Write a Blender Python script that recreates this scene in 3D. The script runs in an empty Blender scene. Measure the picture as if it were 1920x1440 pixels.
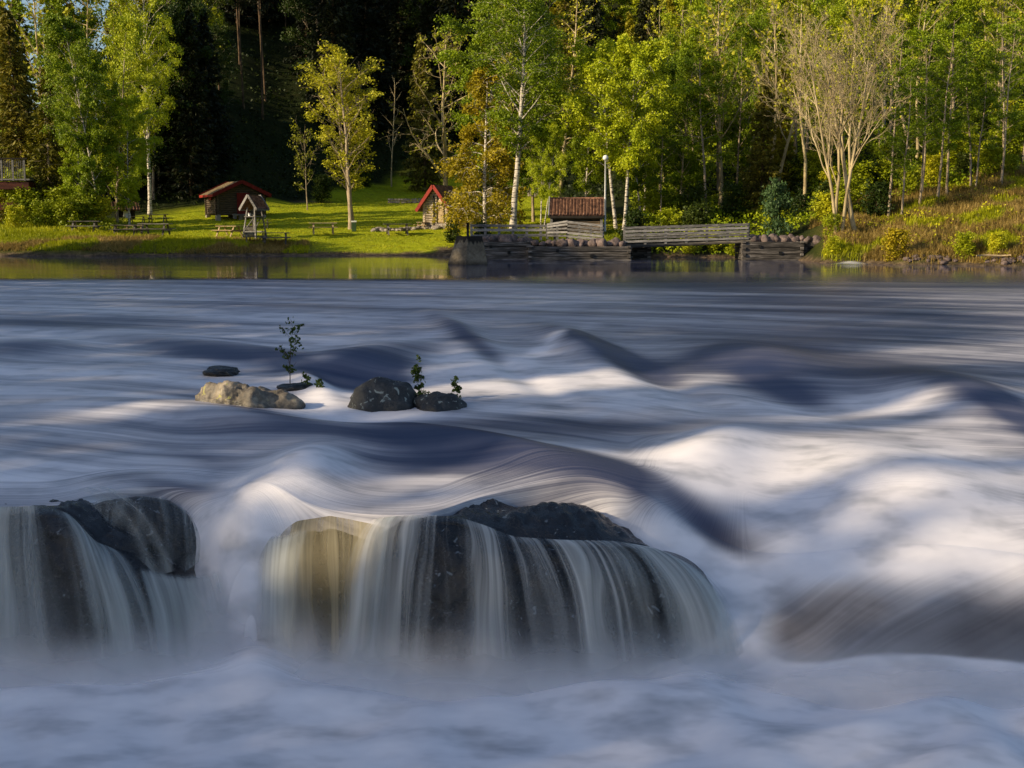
import bpy, math, random
import numpy as np
from mathutils import Vector, Matrix, noise as mnoise

scene = bpy.context.scene
COL = scene.collection
PI = math.pi

# ------------------------------------------------------------------ camera
FOC, W_PX, H_PX = 2400.0, 1920, 1440
TILT = math.atan(305.0 / FOC)
CAMZ = 2.0
cT, sT = math.cos(TILT), math.sin(TILT)
cam_d = bpy.data.cameras.new('camera')
cam = bpy.data.objects.new('camera', cam_d)
COL.objects.link(cam)
cam.location = (0, 0, CAMZ)
cam.rotation_euler = (PI / 2 - TILT, 0, 0)
cam_d.sensor_width = 36.0
cam_d.lens = 36.0 * FOC / W_PX
cam_d.clip_start = 0.1
cam_d.clip_end = 3000
scene.camera = cam


def at(u, v, D):
    """world point seen at photo position (u, v) at distance D along the ground"""
    a, b = (u - 960) / FOC, (720 - v) / FOC
    k = D / (cT + b * sT)
    return np.array([a * k, D, CAMZ + k * (b * cT - sT)])


def atz(u, v, z):
    a, b = (u - 960) / FOC, (720 - v) / FOC
    k = (z - CAMZ) / (b * cT - sT)
    return np.array([a * k, k * (cT + b * sT), z])


# ------------------------------------------------------------------ objects
def link(o, parent=None):
    COL.objects.link(o)
    if parent is not None:
        o.parent = parent
    return o


def tag(o, label=None, cat=None, group=None, kind=None):
    if label: o['label'] = label
    if cat: o['category'] = cat
    if group: o['group'] = group
    if kind: o['kind'] = kind
    return o


def empty(name, loc=(0, 0, 0), rz=0.0, label=None, cat=None, group=None):
    o = bpy.data.objects.new(name, None)
    o.empty_display_size = 0.3
    o.location = [float(c) for c in loc]
    o.rotation_euler = (0, 0, rz)
    link(o)
    tag(o, label, cat, group)
    return o


def copy_tree(o, parent=None):
    c = o.copy()
    COL.objects.link(c)
    c.parent = parent
    for ch in o.children:
        copy_tree(ch, c)
    return c


def np_mesh(name, verts, faces, mat=None, smooth=False, attrs=None):
    """verts (n,3), faces (m,3|4) numpy -> mesh datablock"""
    verts = np.asarray(verts, dtype=np.float32)
    faces = np.asarray(faces, dtype=np.int32)
    me = bpy.data.meshes.new(name)
    n, m, k = len(verts), len(faces), faces.shape[1]
    me.vertices.add(n)
    me.vertices.foreach_set('co', verts.ravel())
    me.loops.add(m * k)
    me.loops.foreach_set('vertex_index', faces.ravel())
    me.polygons.add(m)
    me.polygons.foreach_set('loop_start', np.arange(0, m * k, k, dtype=np.int32))
    if smooth:
        me.polygons.foreach_set('use_smooth', np.ones(m, dtype=bool))
    if attrs:
        for an, av in attrs.items():
            a = me.attributes.new(an, 'FLOAT', 'POINT')
            a.data.foreach_set('value', np.asarray(av, dtype=np.float32))
    me.update()
    if mat is not None:
        me.materials.append(mat)
    return me


def grid_faces(nr, nc):
    i = np.arange(nr * nc).reshape(nr, nc)
    return np.stack([i[:-1, :-1].ravel(), i[:-1, 1:].ravel(), i[1:, 1:].ravel(), i[1:, :-1].ravel()], axis=1)


class MB:
    """collects shapes into one mesh"""

    def __init__(self):
        self.v, self.f, self.sm = [], [], []

    def add(self, vs, fs, smooth=False):
        o = len(self.v)
        self.v += [tuple(float(c) for c in p) for p in vs]
        self.f += [tuple(i + o for i in f) for f in fs]
        self.sm += [smooth] * len(fs)
        return self

    def box(self, c, s, rz=0.0, M=None):
        hx, hy, hz = s[0] / 2, s[1] / 2, s[2] / 2
        vs = [Vector((x, y, z)) for z in (-hz, hz) for x, y in ((-hx, -hy), (hx, -hy), (hx, hy), (-hx, hy))]
        R = Matrix.Rotation(rz, 3, 'Z') if M is None else M
        vs = [R @ p + Vector(c) for p in vs]
        return self.add(vs, [(0, 3, 2, 1), (4, 5, 6, 7), (0, 1, 5, 4), (1, 2, 6, 5), (2, 3, 7, 6), (3, 0, 4, 7)])

    def bar(self, p, q, w, h, up=(0, 0, 1)):
        p, q = Vector(p), Vector(q)
        d = (q - p).normalized()
        u = Vector(up)
        s = d.cross(u)
        if s.length < 1e-4:
            s = d.cross(Vector((1, 0, 0)))
        s.normalize()
        u = s.cross(d)
        vs = []
        for e in (p, q):
            for a, b in ((-1, -1), (1, -1), (1, 1), (-1, 1)):
                vs.append(e + s * (a * w / 2) + u * (b * h / 2))
        return self.add(vs, [(3, 2, 1, 0), (4, 5, 6, 7), (0, 1, 5, 4), (1, 2, 6, 5), (2, 3, 7, 6), (3, 0, 4, 7)])

    def tube(self, pts, rad, k=8, smooth=True, cap=True):
        pts = [Vector(p) for p in pts]
        if not hasattr(rad, '__len__'):
            rad = [rad] * len(pts)
        vs, fs = [], []
        for i, p in enumerate(pts):
            d = (pts[min(i + 1, len(pts) - 1)] - pts[max(i - 1, 0)])
            d.normalize()
            ref = Vector((0, 0, 1)) if abs(d.z) < 0.9 else Vector((1, 0, 0))
            a = d.cross(ref).normalized()
            b = d.cross(a)
            for j in range(k):
                t = 2 * PI * j / k
                vs.append(p + (a * math.cos(t) + b * math.sin(t)) * rad[i])
        for i in range(len(pts) - 1):
            for j in range(k):
                fs.append((i * k + j, i * k + (j + 1) % k, (i + 1) * k + (j + 1) % k, (i + 1) * k + j))
        self.add(vs, fs, smooth)
        if cap:
            o = len(self.v) - len(vs)
            self.f += [tuple(o + j for j in range(k)), tuple(o + (len(pts) - 1) * k + j for j in reversed(range(k)))]
            self.sm += [False, False]
        return self

    def mesh(self, name, mat):
        me = bpy.data.meshes.new(name)
        me.from_pydata(self.v, [], self.f)
        me.polygons.foreach_set('use_smooth', self.sm)
        me.update()
        if mat is not None:
            me.materials.append(mat)
        return me

    def build(self, name, mat, parent=None, loc=None, bevel=0.0):
        o = bpy.data.objects.new(name, self.mesh(name, mat))
        link(o, parent)
        if loc is not None:
            o.location = [float(c) for c in loc]
        if bevel:
            md = o.modifiers.new('bevel', 'BEVEL')
            md.width = bevel
            md.segments = 2
            md.limit_method = 'ANGLE'
        return o


# ------------------------------------------------------------------ materials
class NT:
    def __init__(self, name):
        self.m = bpy.data.materials.new(name)
        self.m.use_nodes = True
        self.t = self.m.node_tree
        self.t.nodes.clear()
        self.out = self.n('ShaderNodeOutputMaterial')

    def n(self, typ, **kw):
        nd = self.t.nodes.new(typ)
        for k, v in kw.items():
            setattr(nd, k, v)
        return nd

    def l(self, a, b):
        self.t.links.new(a, b)

    def val(self, sock, v):
        if hasattr(v, 'is_linked') or isinstance(v, bpy.types.NodeSocket):
            self.l(v, sock)
        else:
            if isinstance(v, tuple) and len(v) == 3 and sock.type == 'RGBA':
                v = v + (1.0,)
            sock.default_value = v

    def attr(self, name):
        return self.n('ShaderNodeAttribute', attribute_name=name).outputs['Fac']

    def math(self, op, a, b=0.0, c=None, clamp=False):
        nd = self.n('ShaderNodeMath', operation=op, use_clamp=clamp)
        self.val(nd.inputs[0], a)
        self.val(nd.inputs[1], b)
        if c is not None: self.val(nd.inputs[2], c)
        return nd.outputs[0]

    def vec(self, x, y, z=0.0):
        nd = self.n('ShaderNodeCombineXYZ')
        for s, q in zip(nd.inputs, (x, y, z)): self.val(s, q)
        return nd.outputs[0]

    def coord(self, which='Object', scale=(1, 1, 1)):
        tc = self.n('ShaderNodeTexCoord')
        mp = self.n('ShaderNodeMapping')
        mp.inputs['Scale'].default_value = scale
        self.l(tc.outputs[which], mp.inputs[0])
        return mp.outputs[0]

    def noise(self, vec, scale=5.0, detail=3.0, rough=0.5, color=False, dist=0.0):
        nd = self.n('ShaderNodeTexNoise')
        nd.inputs['Scale'].default_value = scale
        nd.inputs['Detail'].default_value = detail
        nd.inputs['Roughness'].default_value = rough
        nd.inputs['Distortion'].default_value = dist
        if vec is not None: self.l(vec, nd.inputs['Vector'])
        return nd.outputs['Color' if color else 'Fac']

    def ramp(self, fac, stops, interp='LINEAR'):
        nd = self.n('ShaderNodeValToRGB')
        cr = nd.color_ramp
        cr.interpolation = interp
        while len(cr.elements) < len(stops): cr.elements.new(0.5)
        for e, (p, c) in zip(cr.elements, stops):
            e.position = p
            if not hasattr(c, '__len__'): c = (c, c, c)
            e.color = tuple(c)[:3] + (1.0,)
        self.val(nd.inputs[0], fac)
        return nd.outputs[0]

    def mix(self, fac, a, b, blend='MIX'):
        nd = self.n('ShaderNodeMix', data_type='RGBA', blend_type=blend)
        self.val(nd.inputs[0], fac)
        self.val(nd.inputs[6], a)
        self.val(nd.inputs[7], b)
        return nd.outputs[2]

    def map(self, v, a, b, c, d, smooth=False):
        nd = self.n('ShaderNodeMapRange')
        if smooth: nd.interpolation_type = 'SMOOTHSTEP'
        self.val(nd.inputs[0], v)
        for i, q in enumerate((a, b, c, d)): self.val(nd.inputs[i + 1], q)
        return nd.outputs[0]

    def bump(self, h, strength=0.3, dist=0.02):
        nd = self.n('ShaderNodeBump')
        self.val(nd.inputs['Strength'], strength)
        self.val(nd.inputs['Distance'], dist)
        self.l(h, nd.inputs['Height'])
        return nd.outputs[0]

    def bsdf(self, color, rough=0.7, normal=None, spec=0.3, ior=None, metallic=0.0):
        nd = self.n('ShaderNodeBsdfPrincipled')
        self.val(nd.inputs['Base Color'], color)
        self.val(nd.inputs['Roughness'], rough)
        nd.inputs['Specular IOR Level'].default_value = spec
        nd.inputs['Metallic'].default_value = metallic
        if ior: nd.inputs['IOR'].default_value = ior
        if normal is not None: self.l(normal, nd.inputs['Normal'])
        return nd.outputs[0]

    def shmix(self, fac, a, b):
        nd = self.n('ShaderNodeMixShader')
        self.val(nd.inputs[0], fac)
        self.l(a, nd.inputs[1])
        self.l(b, nd.inputs[2])
        return nd.outputs[0]

    def done(self, sh):
        self.l(sh, self.out.inputs['Surface'])
        return self.m


def mat_simple(name, stops, scale=6.0, stretch=(1, 1, 1), rough=0.75, bump=0.3, dist=0.02, detail=5.0, spec=0.2, coords='Object', rnd=0.0):
    t = NT(name)
    c = t.coord(coords, stretch)
    n = t.noise(c, scale, detail, 0.6)
    k = n
    if rnd:
        oi = t.n('ShaderNodeObjectInfo')
        k = t.math('ADD', n, t.math('MULTIPLY', t.math('SUBTRACT', oi.outputs['Random'], 0.5), rnd))
    col = t.ramp(k, stops)
    return t.done(t.bsdf(col, rough, t.bump(n, bump, dist), spec))


def mat_leaf(name, dark, mid, light, trans=0.22, scale=0.5, rnd=0.35, rough=0.55):
    t = NT(name)
    c = t.coord('Object')
    n1 = t.noise(c, scale, 2.0, 0.5)
    n2 = t.noise(c, 9.0, 1.0, 0.5)
    oi = t.n('ShaderNodeObjectInfo')
    k = t.math('ADD', t.math('MULTIPLY', n1, 0.6), t.math('MULTIPLY', n2, 0.4))
    k = t.math('ADD', k, t.math('MULTIPLY', t.math('SUBTRACT', oi.outputs['Random'], 0.5), rnd))
    col = t.ramp(k, [(0.25, dark), (0.5, mid), (0.75, light)])
    b = t.bsdf(col, rough, None, 0.25)
    tr = t.n('ShaderNodeBsdfTranslucent')
    t.l(col, tr.inputs['Color'])
    return t.done(t.shmix(trans, b, tr.outputs[0]))


# ------------------------------------------------------------------ sky and sun
SUN_EL = math.radians(22.0)
SUN_H = Vector((-0.922, -0.387, 0)).normalized()            # towards the sun, on the ground
SUN_DIR = Vector((SUN_H.x * math.cos(SUN_EL), SUN_H.y * math.cos(SUN_EL), math.sin(SUN_EL)))
w = bpy.data.worlds.new('World')
scene.world = w
w.use_nodes = True
nt = w.node_tree
bg = nt.nodes['Background']
sky = nt.nodes.new('ShaderNodeTexSky')
sky.sky_type = 'NISHITA'
sky.sun_disc = False
sky.sun_elevation = SUN_EL
sky.sun_rotation = math.atan2(SUN_H.x, SUN_H.y)
sky.dust_density = 1.7
sky.ozone_density = 2.0
sky.air_density = 1.0
nt.links.new(sky.outputs[0], bg.inputs[0])
bg.inputs[1].default_value = 0.15
sl = bpy.data.lights.new('sun', 'SUN')
sl.energy = 5.0
sl.angle = math.radians(0.55)
sl.color = (1.22, 1.0, 0.66)
so = bpy.data.objects.new('sun', sl)
link(so)
so.rotation_euler = SUN_DIR.to_track_quat('Z', 'Y').to_euler()
so.location = (-60, -30, 40)

scene.render.engine = 'CYCLES'
scene.view_settings.view_transform = 'Standard'
scene.view_settings.look = 'None'
scene.view_settings.exposure = 0
scene.view_settings.gamma = 1
cy = scene.cycles
cy.use_denoising = True
cy.max_bounces = 6
cy.diffuse_bounces = 3
cy.glossy_bounces = 3
cy.transmission_bounces = 3
cy.transparent_max_bounces = 16
cy.sample_clamp_indirect = 4.0

# ------------------------------------------------------------------ ground heights
# columns of the far and near banks: position across the picture, then (distance, height)
TCOL = [
    (-2400, [(-80, 9), (10, 6), (30, 4), (60, 1.5), (76, 1.2), (100, 3), (160, 6), (400, 20)]),
    (-900, [(40, 0.5), (70, 0.6), (78, 1.2), (100, 3), (160, 5), (400, 20)]),
    (-200, [(70, -1.2), (75, -0.1), (77, 0.8), (80, 1.2), (95, 2.2), (120, 3), (200, 12), (400, 30)]),
    (0, [(70, -1.2), (74.5, -0.12), (76, 0.5), (79, 1.1), (84, 1.5), (95, 1.6), (120, 3), (200, 8), (400, 14)]),
    (150, [(70, -1.2), (74.5, -0.12), (76, 0.6), (78.5, 1.1), (84, 1.6), (95, 2.0), (110, 3), (200, 12), (400, 24)]),
    (300, [(70, -1.2), (75, -0.12), (76.4, 0.5), (78.5, 1.0), (84, 1.25), (95, 1.9), (103, 2.6), (112, 5), (130, 9), (200, 26), (400, 50)]),
    (420, [(70, -1.2), (75.2, -0.12), (76.7, 0.4), (78.8, 0.8), (84, 1.25), (95, 2.0), (104, 2.8), (112, 6), (130, 15), (200, 56), (400, 160)]),
    (560, [(70, -1.2), (75.5, -0.12), (77, 0.25), (79, 0.6), (84, 1.2), (95, 2.1), (105, 3.0), (114, 4.0), (124, 8), (140, 18), (200, 58), (400, 160)]),
    (750, [(70, -1.2), (75, -0.12), (77, 0.25), (80, 0.6), (88, 1.5), (104, 3.0), (118, 4.3), (127, 5.4), (138, 11), (205, 52), (400, 150)]),
    (860, [(66, -1.2), (73.5, -0.12), (75, 0.25), (79, 0.7), (88, 1.5), (104, 3.0), (118, 4.3), (127, 5.4), (140, 12), (205, 50), (400, 150)]),
    (930, [(66, -1.2), (68.2, -0.2), (68.8, 0.8), (73, 1.2), (90, 1.9), (106, 3.1), (126, 5.6), (140, 11), (205, 48), (400, 150)]),
    (1170, [(66, -1.2), (68.2, -0.2), (68.8, 0.85), (74, 1.3), (90, 2.3), (106, 3.8), (126, 8), (205, 46), (400, 150)]),
    (1230, [(66, -1.2), (71, -0.3), (73, 0.2), (76, 1.2), (90, 3.0), (106, 6), (126, 12), (205, 48), (400, 150)]),
    (1370, [(66, -1.2), (70, -0.3), (72, 0.3), (75, 1.3), (90, 4.0), (106, 9), (126, 15), (205, 52), (400, 150)]),
    (1450, [(64, -1.2), (68.2, -0.2), (68.8, 0.9), (72, 1.4), (80, 2.6), (100, 8), (130, 20), (205, 54), (400, 150)]),
    (1580, [(56, -1.2), (61.5, -0.15), (62.3, 0.5), (65, 1.15), (69, 2.0), (76, 3.4), (100, 10), (130, 20), (205, 56), (400, 150)]),
    (1750, [(54, -1.2), (59.2, -0.15), (60, 0.5), (64, 1.6), (70, 3.0), (76, 4.4), (100, 12), (130, 22), (205, 56), (400, 150)]),
    (1920, [(52, -1.2), (57.4, -0.15), (58.2, 0.5), (62, 1.8), (70, 3.9), (76, 5.2), (100, 13), (130, 23), (205, 56), (400, 150)]),
    (2300, [(44, -1.2), (50, -0.15), (51, 0.5), (55, 1.7), (66, 4.0), (100, 13), (205, 56), (400, 150)]),
    (3600, [(20, -1.2), (30, -0.2), (31, 0.5), (36, 1.7), (60, 6), (100, 15), (205, 50), (400, 120)]),
]
TQ = np.array([(c[0] - 960) / FOC for c in TCOL])


def fnoise(x, y, s, seed=0.0):
    """cheap smooth 2-D value built from sines; arrays in, arrays out"""
    x = np.asarray(x) * s
    y = np.asarray(y) * s
    r = 0
    for i, (a, b, c, d) in enumerate(((1.0, 0.3, 1.7, 0.1), (-0.6, 1.3, 0.4, 2.1), (1.9, -1.1, 2.6, 4.0), (0.8, 2.3, 5.2, 1.0), (-2.7, 1.6, 0.9, 3.0))):
        r = r + np.sin(a * x + b * y + c + seed + 1.3 * np.sin(b * x - a * y + d + seed)) / (1 + 0.6 * i)
    return r / 2.6


def ground_z(x, y, rough=True):
    x = np.asarray(x, float)
    y = np.asarray(y, float)
    yy = np.maximum(y, 1.0)
    q = x / yy
    q = np.clip(q, TQ[0], TQ[-1] - 1e-6)
    zs = np.stack([np.interp(y, [p[0] for p in c[1]], [p[1] for p in c[1]]) for c in TCOL])
    i = np.clip(np.searchsorted(TQ, q, side='right') - 1, 0, len(TQ) - 2)
    f = (q - TQ[i]) / (TQ[i + 1] - TQ[i])
    f = f * f * (3 - 2 * f)
    ii = np.arange(q.size).reshape(q.shape)
    zf = zs.reshape(len(TCOL), -1)
    z = (zf[i.ravel(), ii.ravel()] * (1 - f.ravel()) + zf[i.ravel() + 1, ii.ravel()] * f.ravel()).reshape(q.shape)
    if rough:
        land = np.clip((z - 0.1) / 0.5, 0, 1)
        steep = np.clip((z - 4.5) / 6, 0, 1)
        z = z + land * (0.05 * fnoise(x, y, 1.1) + (0.04 + 0.5 * steep) * fnoise(x, y, 0.35, 2.0))
        # uneven right bank
        rb = np.clip((x - 14) / 4, 0, 1) * np.clip((86 - y) / 8, 0, 1) * land
        z = z + rb * 0.28 * fnoise(x, y, 0.9, 5.0)
    return z


def gz(x, y):
    return float(ground_z(np.array([x]), np.array([y]))[0])


def ground_at(u, D):
    """ground point in the column u of the photo at distance D"""
    x = (u - 960) / FOC * D / 0.995
    return np.array([x, D, gz(x, D)])


def smooth(a, b, x):
    t = np.clip((np.asarray(x, float) - a) / (b - a), 0, 1)
    return t * t * (3 - 2 * t)
# ------------------------------------------------------------------ terrain sheet
def build_terrain():
    uu = np.concatenate([np.linspace(-2400, -100, 60)[:-1], np.linspace(-100, 2050, 430), np.linspace(2050, 3600, 40)[1:]])
    q = (uu - 960) / FOC
    D = np.concatenate([np.linspace(40, 57, 18)[:-1], np.linspace(57, 84, 110)[:-1], np.linspace(84, 130, 110)[:-1], np.linspace(130, 400, 70), [700, 1500]])
    Q, DD = np.meshgrid(q, D)
    X = Q * np.minimum(DD, 400) * np.where(DD > 400, DD / 400, 1)
    Z = ground_z(X, np.minimum(DD, 400))
    V = np.stack([X, DD, Z], axis=2).reshape(-1, 3)
    # what grows where: 1 lawn, 0 rough bank or forest floor
    up = (uu - 960)[None, :] * np.ones_like(DD) + 960
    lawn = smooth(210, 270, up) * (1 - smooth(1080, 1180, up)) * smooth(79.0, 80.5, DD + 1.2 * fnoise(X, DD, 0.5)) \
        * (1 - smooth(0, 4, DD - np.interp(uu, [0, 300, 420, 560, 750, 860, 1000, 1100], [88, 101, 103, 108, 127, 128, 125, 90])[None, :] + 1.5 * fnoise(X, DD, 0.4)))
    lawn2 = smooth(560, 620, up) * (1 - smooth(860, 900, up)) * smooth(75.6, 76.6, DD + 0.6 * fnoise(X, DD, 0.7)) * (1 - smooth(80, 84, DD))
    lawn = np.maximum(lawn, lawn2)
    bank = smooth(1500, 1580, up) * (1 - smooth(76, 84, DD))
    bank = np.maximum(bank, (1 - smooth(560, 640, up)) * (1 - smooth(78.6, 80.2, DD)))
    # bare earth: shore line, path, beach beside the pier
    earth = 1 - smooth(0.05, 0.32, Z + 0.08 * fnoise(X, DD, 1.7))
    beach = smooth(800, 830, up) * (1 - smooth(885, 900, up)) * (1 - smooth(77.0, 78.2, DD + 0.5 * fnoise(X, DD, 0.9)))
    earth = np.maximum(earth, beach)
    path = np.exp(-((DD - (109 + 2 * np.sin(X * 0.25))) / 0.9) ** 2) * smooth(540, 570, up) * (1 - smooth(610, 640, up))
    earth = np.maximum(earth, 0.9 * path)
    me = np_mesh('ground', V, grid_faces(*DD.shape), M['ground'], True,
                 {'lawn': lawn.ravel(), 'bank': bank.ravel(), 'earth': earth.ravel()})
    o = link(bpy.data.objects.new('ground', me))
    tag(o, kind='structure')


def mat_ground():
    t = NT('ground')
    c = t.coord('Object')
    n1 = t.noise(c, 0.35, 4, 0.6)
    n2 = t.noise(c, 3.0, 4, 0.65)
    n3 = t.noise(c, 14.0, 3, 0.6)
    k = t.math('ADD', t.math('MULTIPLY', n1, 0.4), t.math('ADD', t.math('MULTIPLY', n2, 0.35), t.math('MULTIPLY', n3, 0.25)))
    lawn = t.ramp(k, [(0.3, (0.16, 0.20, 0.006)), (0.5, (0.33, 0.37, 0.010)), (0.7, (0.50, 0.49, 0.02))])
    worn = t.noise(c, 0.9, 5, 0.7)
    lawn = t.mix(t.map(worn, 0.52, 0.70, 0.0, 0.6), lawn, (0.10, 0.12, 0.012))
    lawn = t.mix(t.map(n2, 0.60, 0.72, 0.0, 0.5), lawn, (0.34, 0.27, 0.06))
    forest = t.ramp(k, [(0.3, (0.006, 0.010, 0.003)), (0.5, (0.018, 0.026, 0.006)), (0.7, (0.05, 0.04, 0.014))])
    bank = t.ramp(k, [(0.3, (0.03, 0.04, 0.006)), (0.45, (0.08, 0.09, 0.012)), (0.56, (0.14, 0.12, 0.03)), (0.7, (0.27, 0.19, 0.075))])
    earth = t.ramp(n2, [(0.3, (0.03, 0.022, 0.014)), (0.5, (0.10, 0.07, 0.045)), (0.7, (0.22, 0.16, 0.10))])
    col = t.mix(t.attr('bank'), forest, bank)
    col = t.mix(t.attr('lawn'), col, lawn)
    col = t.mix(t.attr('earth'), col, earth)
    return t.done(t.bsdf(col, 0.9, t.bump(t.math('ADD', n3, n2), 0.7, 0.12), 0.1))


# ------------------------------------------------------------------ the river
# edge where the upper river breaks: (column, row, distance, length of the drop)
LIP = [
    (-700, 948, 13.4, .5), (0, 948, 13.3, .4), (110, 948, 13.25, .3), (170, 926, 13.6, .15), (220, 914, 13.75, .12), (315, 910, 13.8, .12), (350, 913, 13.8, .6),
    (395, 920, 13.78, 1.3), (490, 945, 13.5, 1.1), (560, 968, 12.98, .22), (620, 962, 12.89, .2), (700, 966, 12.75, .2), (820, 964, 12.67, .2),
    (880, 935, 13.3, .3), (1000, 916, 13.7, .3), (1110, 914, 13.8, .5), (1200, 945, 13.6, 1.1), (1300, 1000, 13.5, 1.35),
    (1400, 1034, 13.25, 1.15), (1500, 1054, 13.15, 1.0), (1700, 1062, 13.05, .95), (1920, 1058, 12.95, .9), (2700, 1058, 12.9, .9),
]
_lp = [at(u, v, D) for u, v, D, _ in LIP]
LQ = np.array([p[0] / p[1] for p in _lp])
LD = np.array([p[1] for p in _lp])
LZ = np.array([p[2] for p in _lp])
LW = np.array([l[3] for l in LIP])
ZLOW = -2.42


def zup(D):
    return np.interp(D, [8, 12, 13, 15, 20, 30, 42, 46], [-1.1, -1.02, -.95, -.8, -.55, -.14, -0.02, 0])


_qt = np.arange(-2.2, 2.2, 0.0015)
_ker = np.exp(-0.5 * (np.arange(-36, 37) * 0.0015 / 0.014) ** 2)
_ker /= _ker.sum()


def csm(q, xs, ys):
    """softened interpolation of a table"""
    v = np.interp(_qt, xs, ys)
    v = np.convolve(np.pad(v, 36, mode='edge'), _ker, 'valid')
    return np.interp(q, _qt, v)


class Blob:
    """soft elongated patch on the water, given where its centre and axes lie on the surface"""

    def __init__(self, u, v, rx, ry, ang, amp, p=1.0):
        z = self.surf(v)
        c = atz(u, v, z)
        ca, sa = math.cos(math.radians(ang)), math.sin(math.radians(ang))
        e1 = (atz(u + rx * ca, v + rx * sa, z) - atz(u - rx * ca, v - rx * sa, z)) / 2
        e2 = (atz(u - ry * sa, v + ry * ca, z) - atz(u + ry * sa, v - ry * ca, z)) / 2
        self.c = c[:2]
        self.Mi = np.linalg.inv(np.array([[e1[0], e2[0]], [e1[1], e2[1]]]))
        self.amp, self.p = amp, p

    @staticmethod
    def surf(v):
        if v > 1230: return ZLOW + 0.1
        return float(np.interp(v, [415, 520, 590, 720, 860, 960, 1040, 1150, 1230], [0, 0, -.14, -.55, -.8, -.95, -1.15, -1.7, -2.2]))

    def __call__(self, X, Y):
        dx, dy = X - self.c[0], Y - self.c[1]
        a = self.Mi[0, 0] * dx + self.Mi[0, 1] * dy
        b = self.Mi[1, 0] * dx + self.Mi[1, 1] * dy
        r = a * a + b * b
        return self.amp * np.exp(-(r ** self.p))


# heights (metres)
MOUNDS = [
    (870, 628, 75, 15, 22, .20), (905, 655, 110, 12, 22, -.12), (1090, 645, 85, 16, 14, .26), (1210, 695, 120, 14, 16, -.12),
    (1420, 668, 130, 18, 6, .24), (1470, 738, 120, 14, 8, -.10), (1800, 738, 150, 22, 8, .26), (1600, 745, 130, 16, 0, -.08),
    (680, 668, 110, 16, -8, .20), (690, 705, 110, 14, 0, -.16), (430, 652, 230, 11, 5, .14), (430, 675, 230, 10, 5, -.08),
    (60, 643, 120, 9, 0, .10), (640, 810, 330, 22, 4, .10), (900, 845, 160, 16, 12, .10),
    (1050, 876, 230, 22, 7, .16), (1330, 850, 110, 38, -10, .26), (1650, 870, 240, 40, 6, .22), (1720, 920, 200, 45, 0, .20),
    (1420, 960, 140, 20, 10, -.10), (565, 895, 95, 36, -10, .30), (480, 950, 60, 40, 0, .10), (1280, 1010, 110, 34, 20, .12),
    (1500, 1000, 250, 30, 0, .06), (1000, 905, 190, 20, 3, .06),
    # lower pool
    (120, 1290, 260, 26, 0, .06), (420, 1262, 260, 30, -3, .03), (700, 1310, 260, 26, 5, .10), (1130, 1300, 200, 30, 0, .14),
    (1700, 1350, 190, 46, -12, .20), (1800, 1430, 160, 60, -20, .16), (1300, 1340, 180, 40, 10, .10), (1880, 1320, 90, 40, 30, -.10),
    (480, 1010, 95, 45, 0, .10), (420, 1080, 110, 60, 0, .06), (430, 790, 150, 12, 4, .10), (300, 765, 200, 14, 2, .08), (590, 722, 45, 14, 20, .12), (670, 778, 120, 12, 0, -.10),
]
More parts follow.
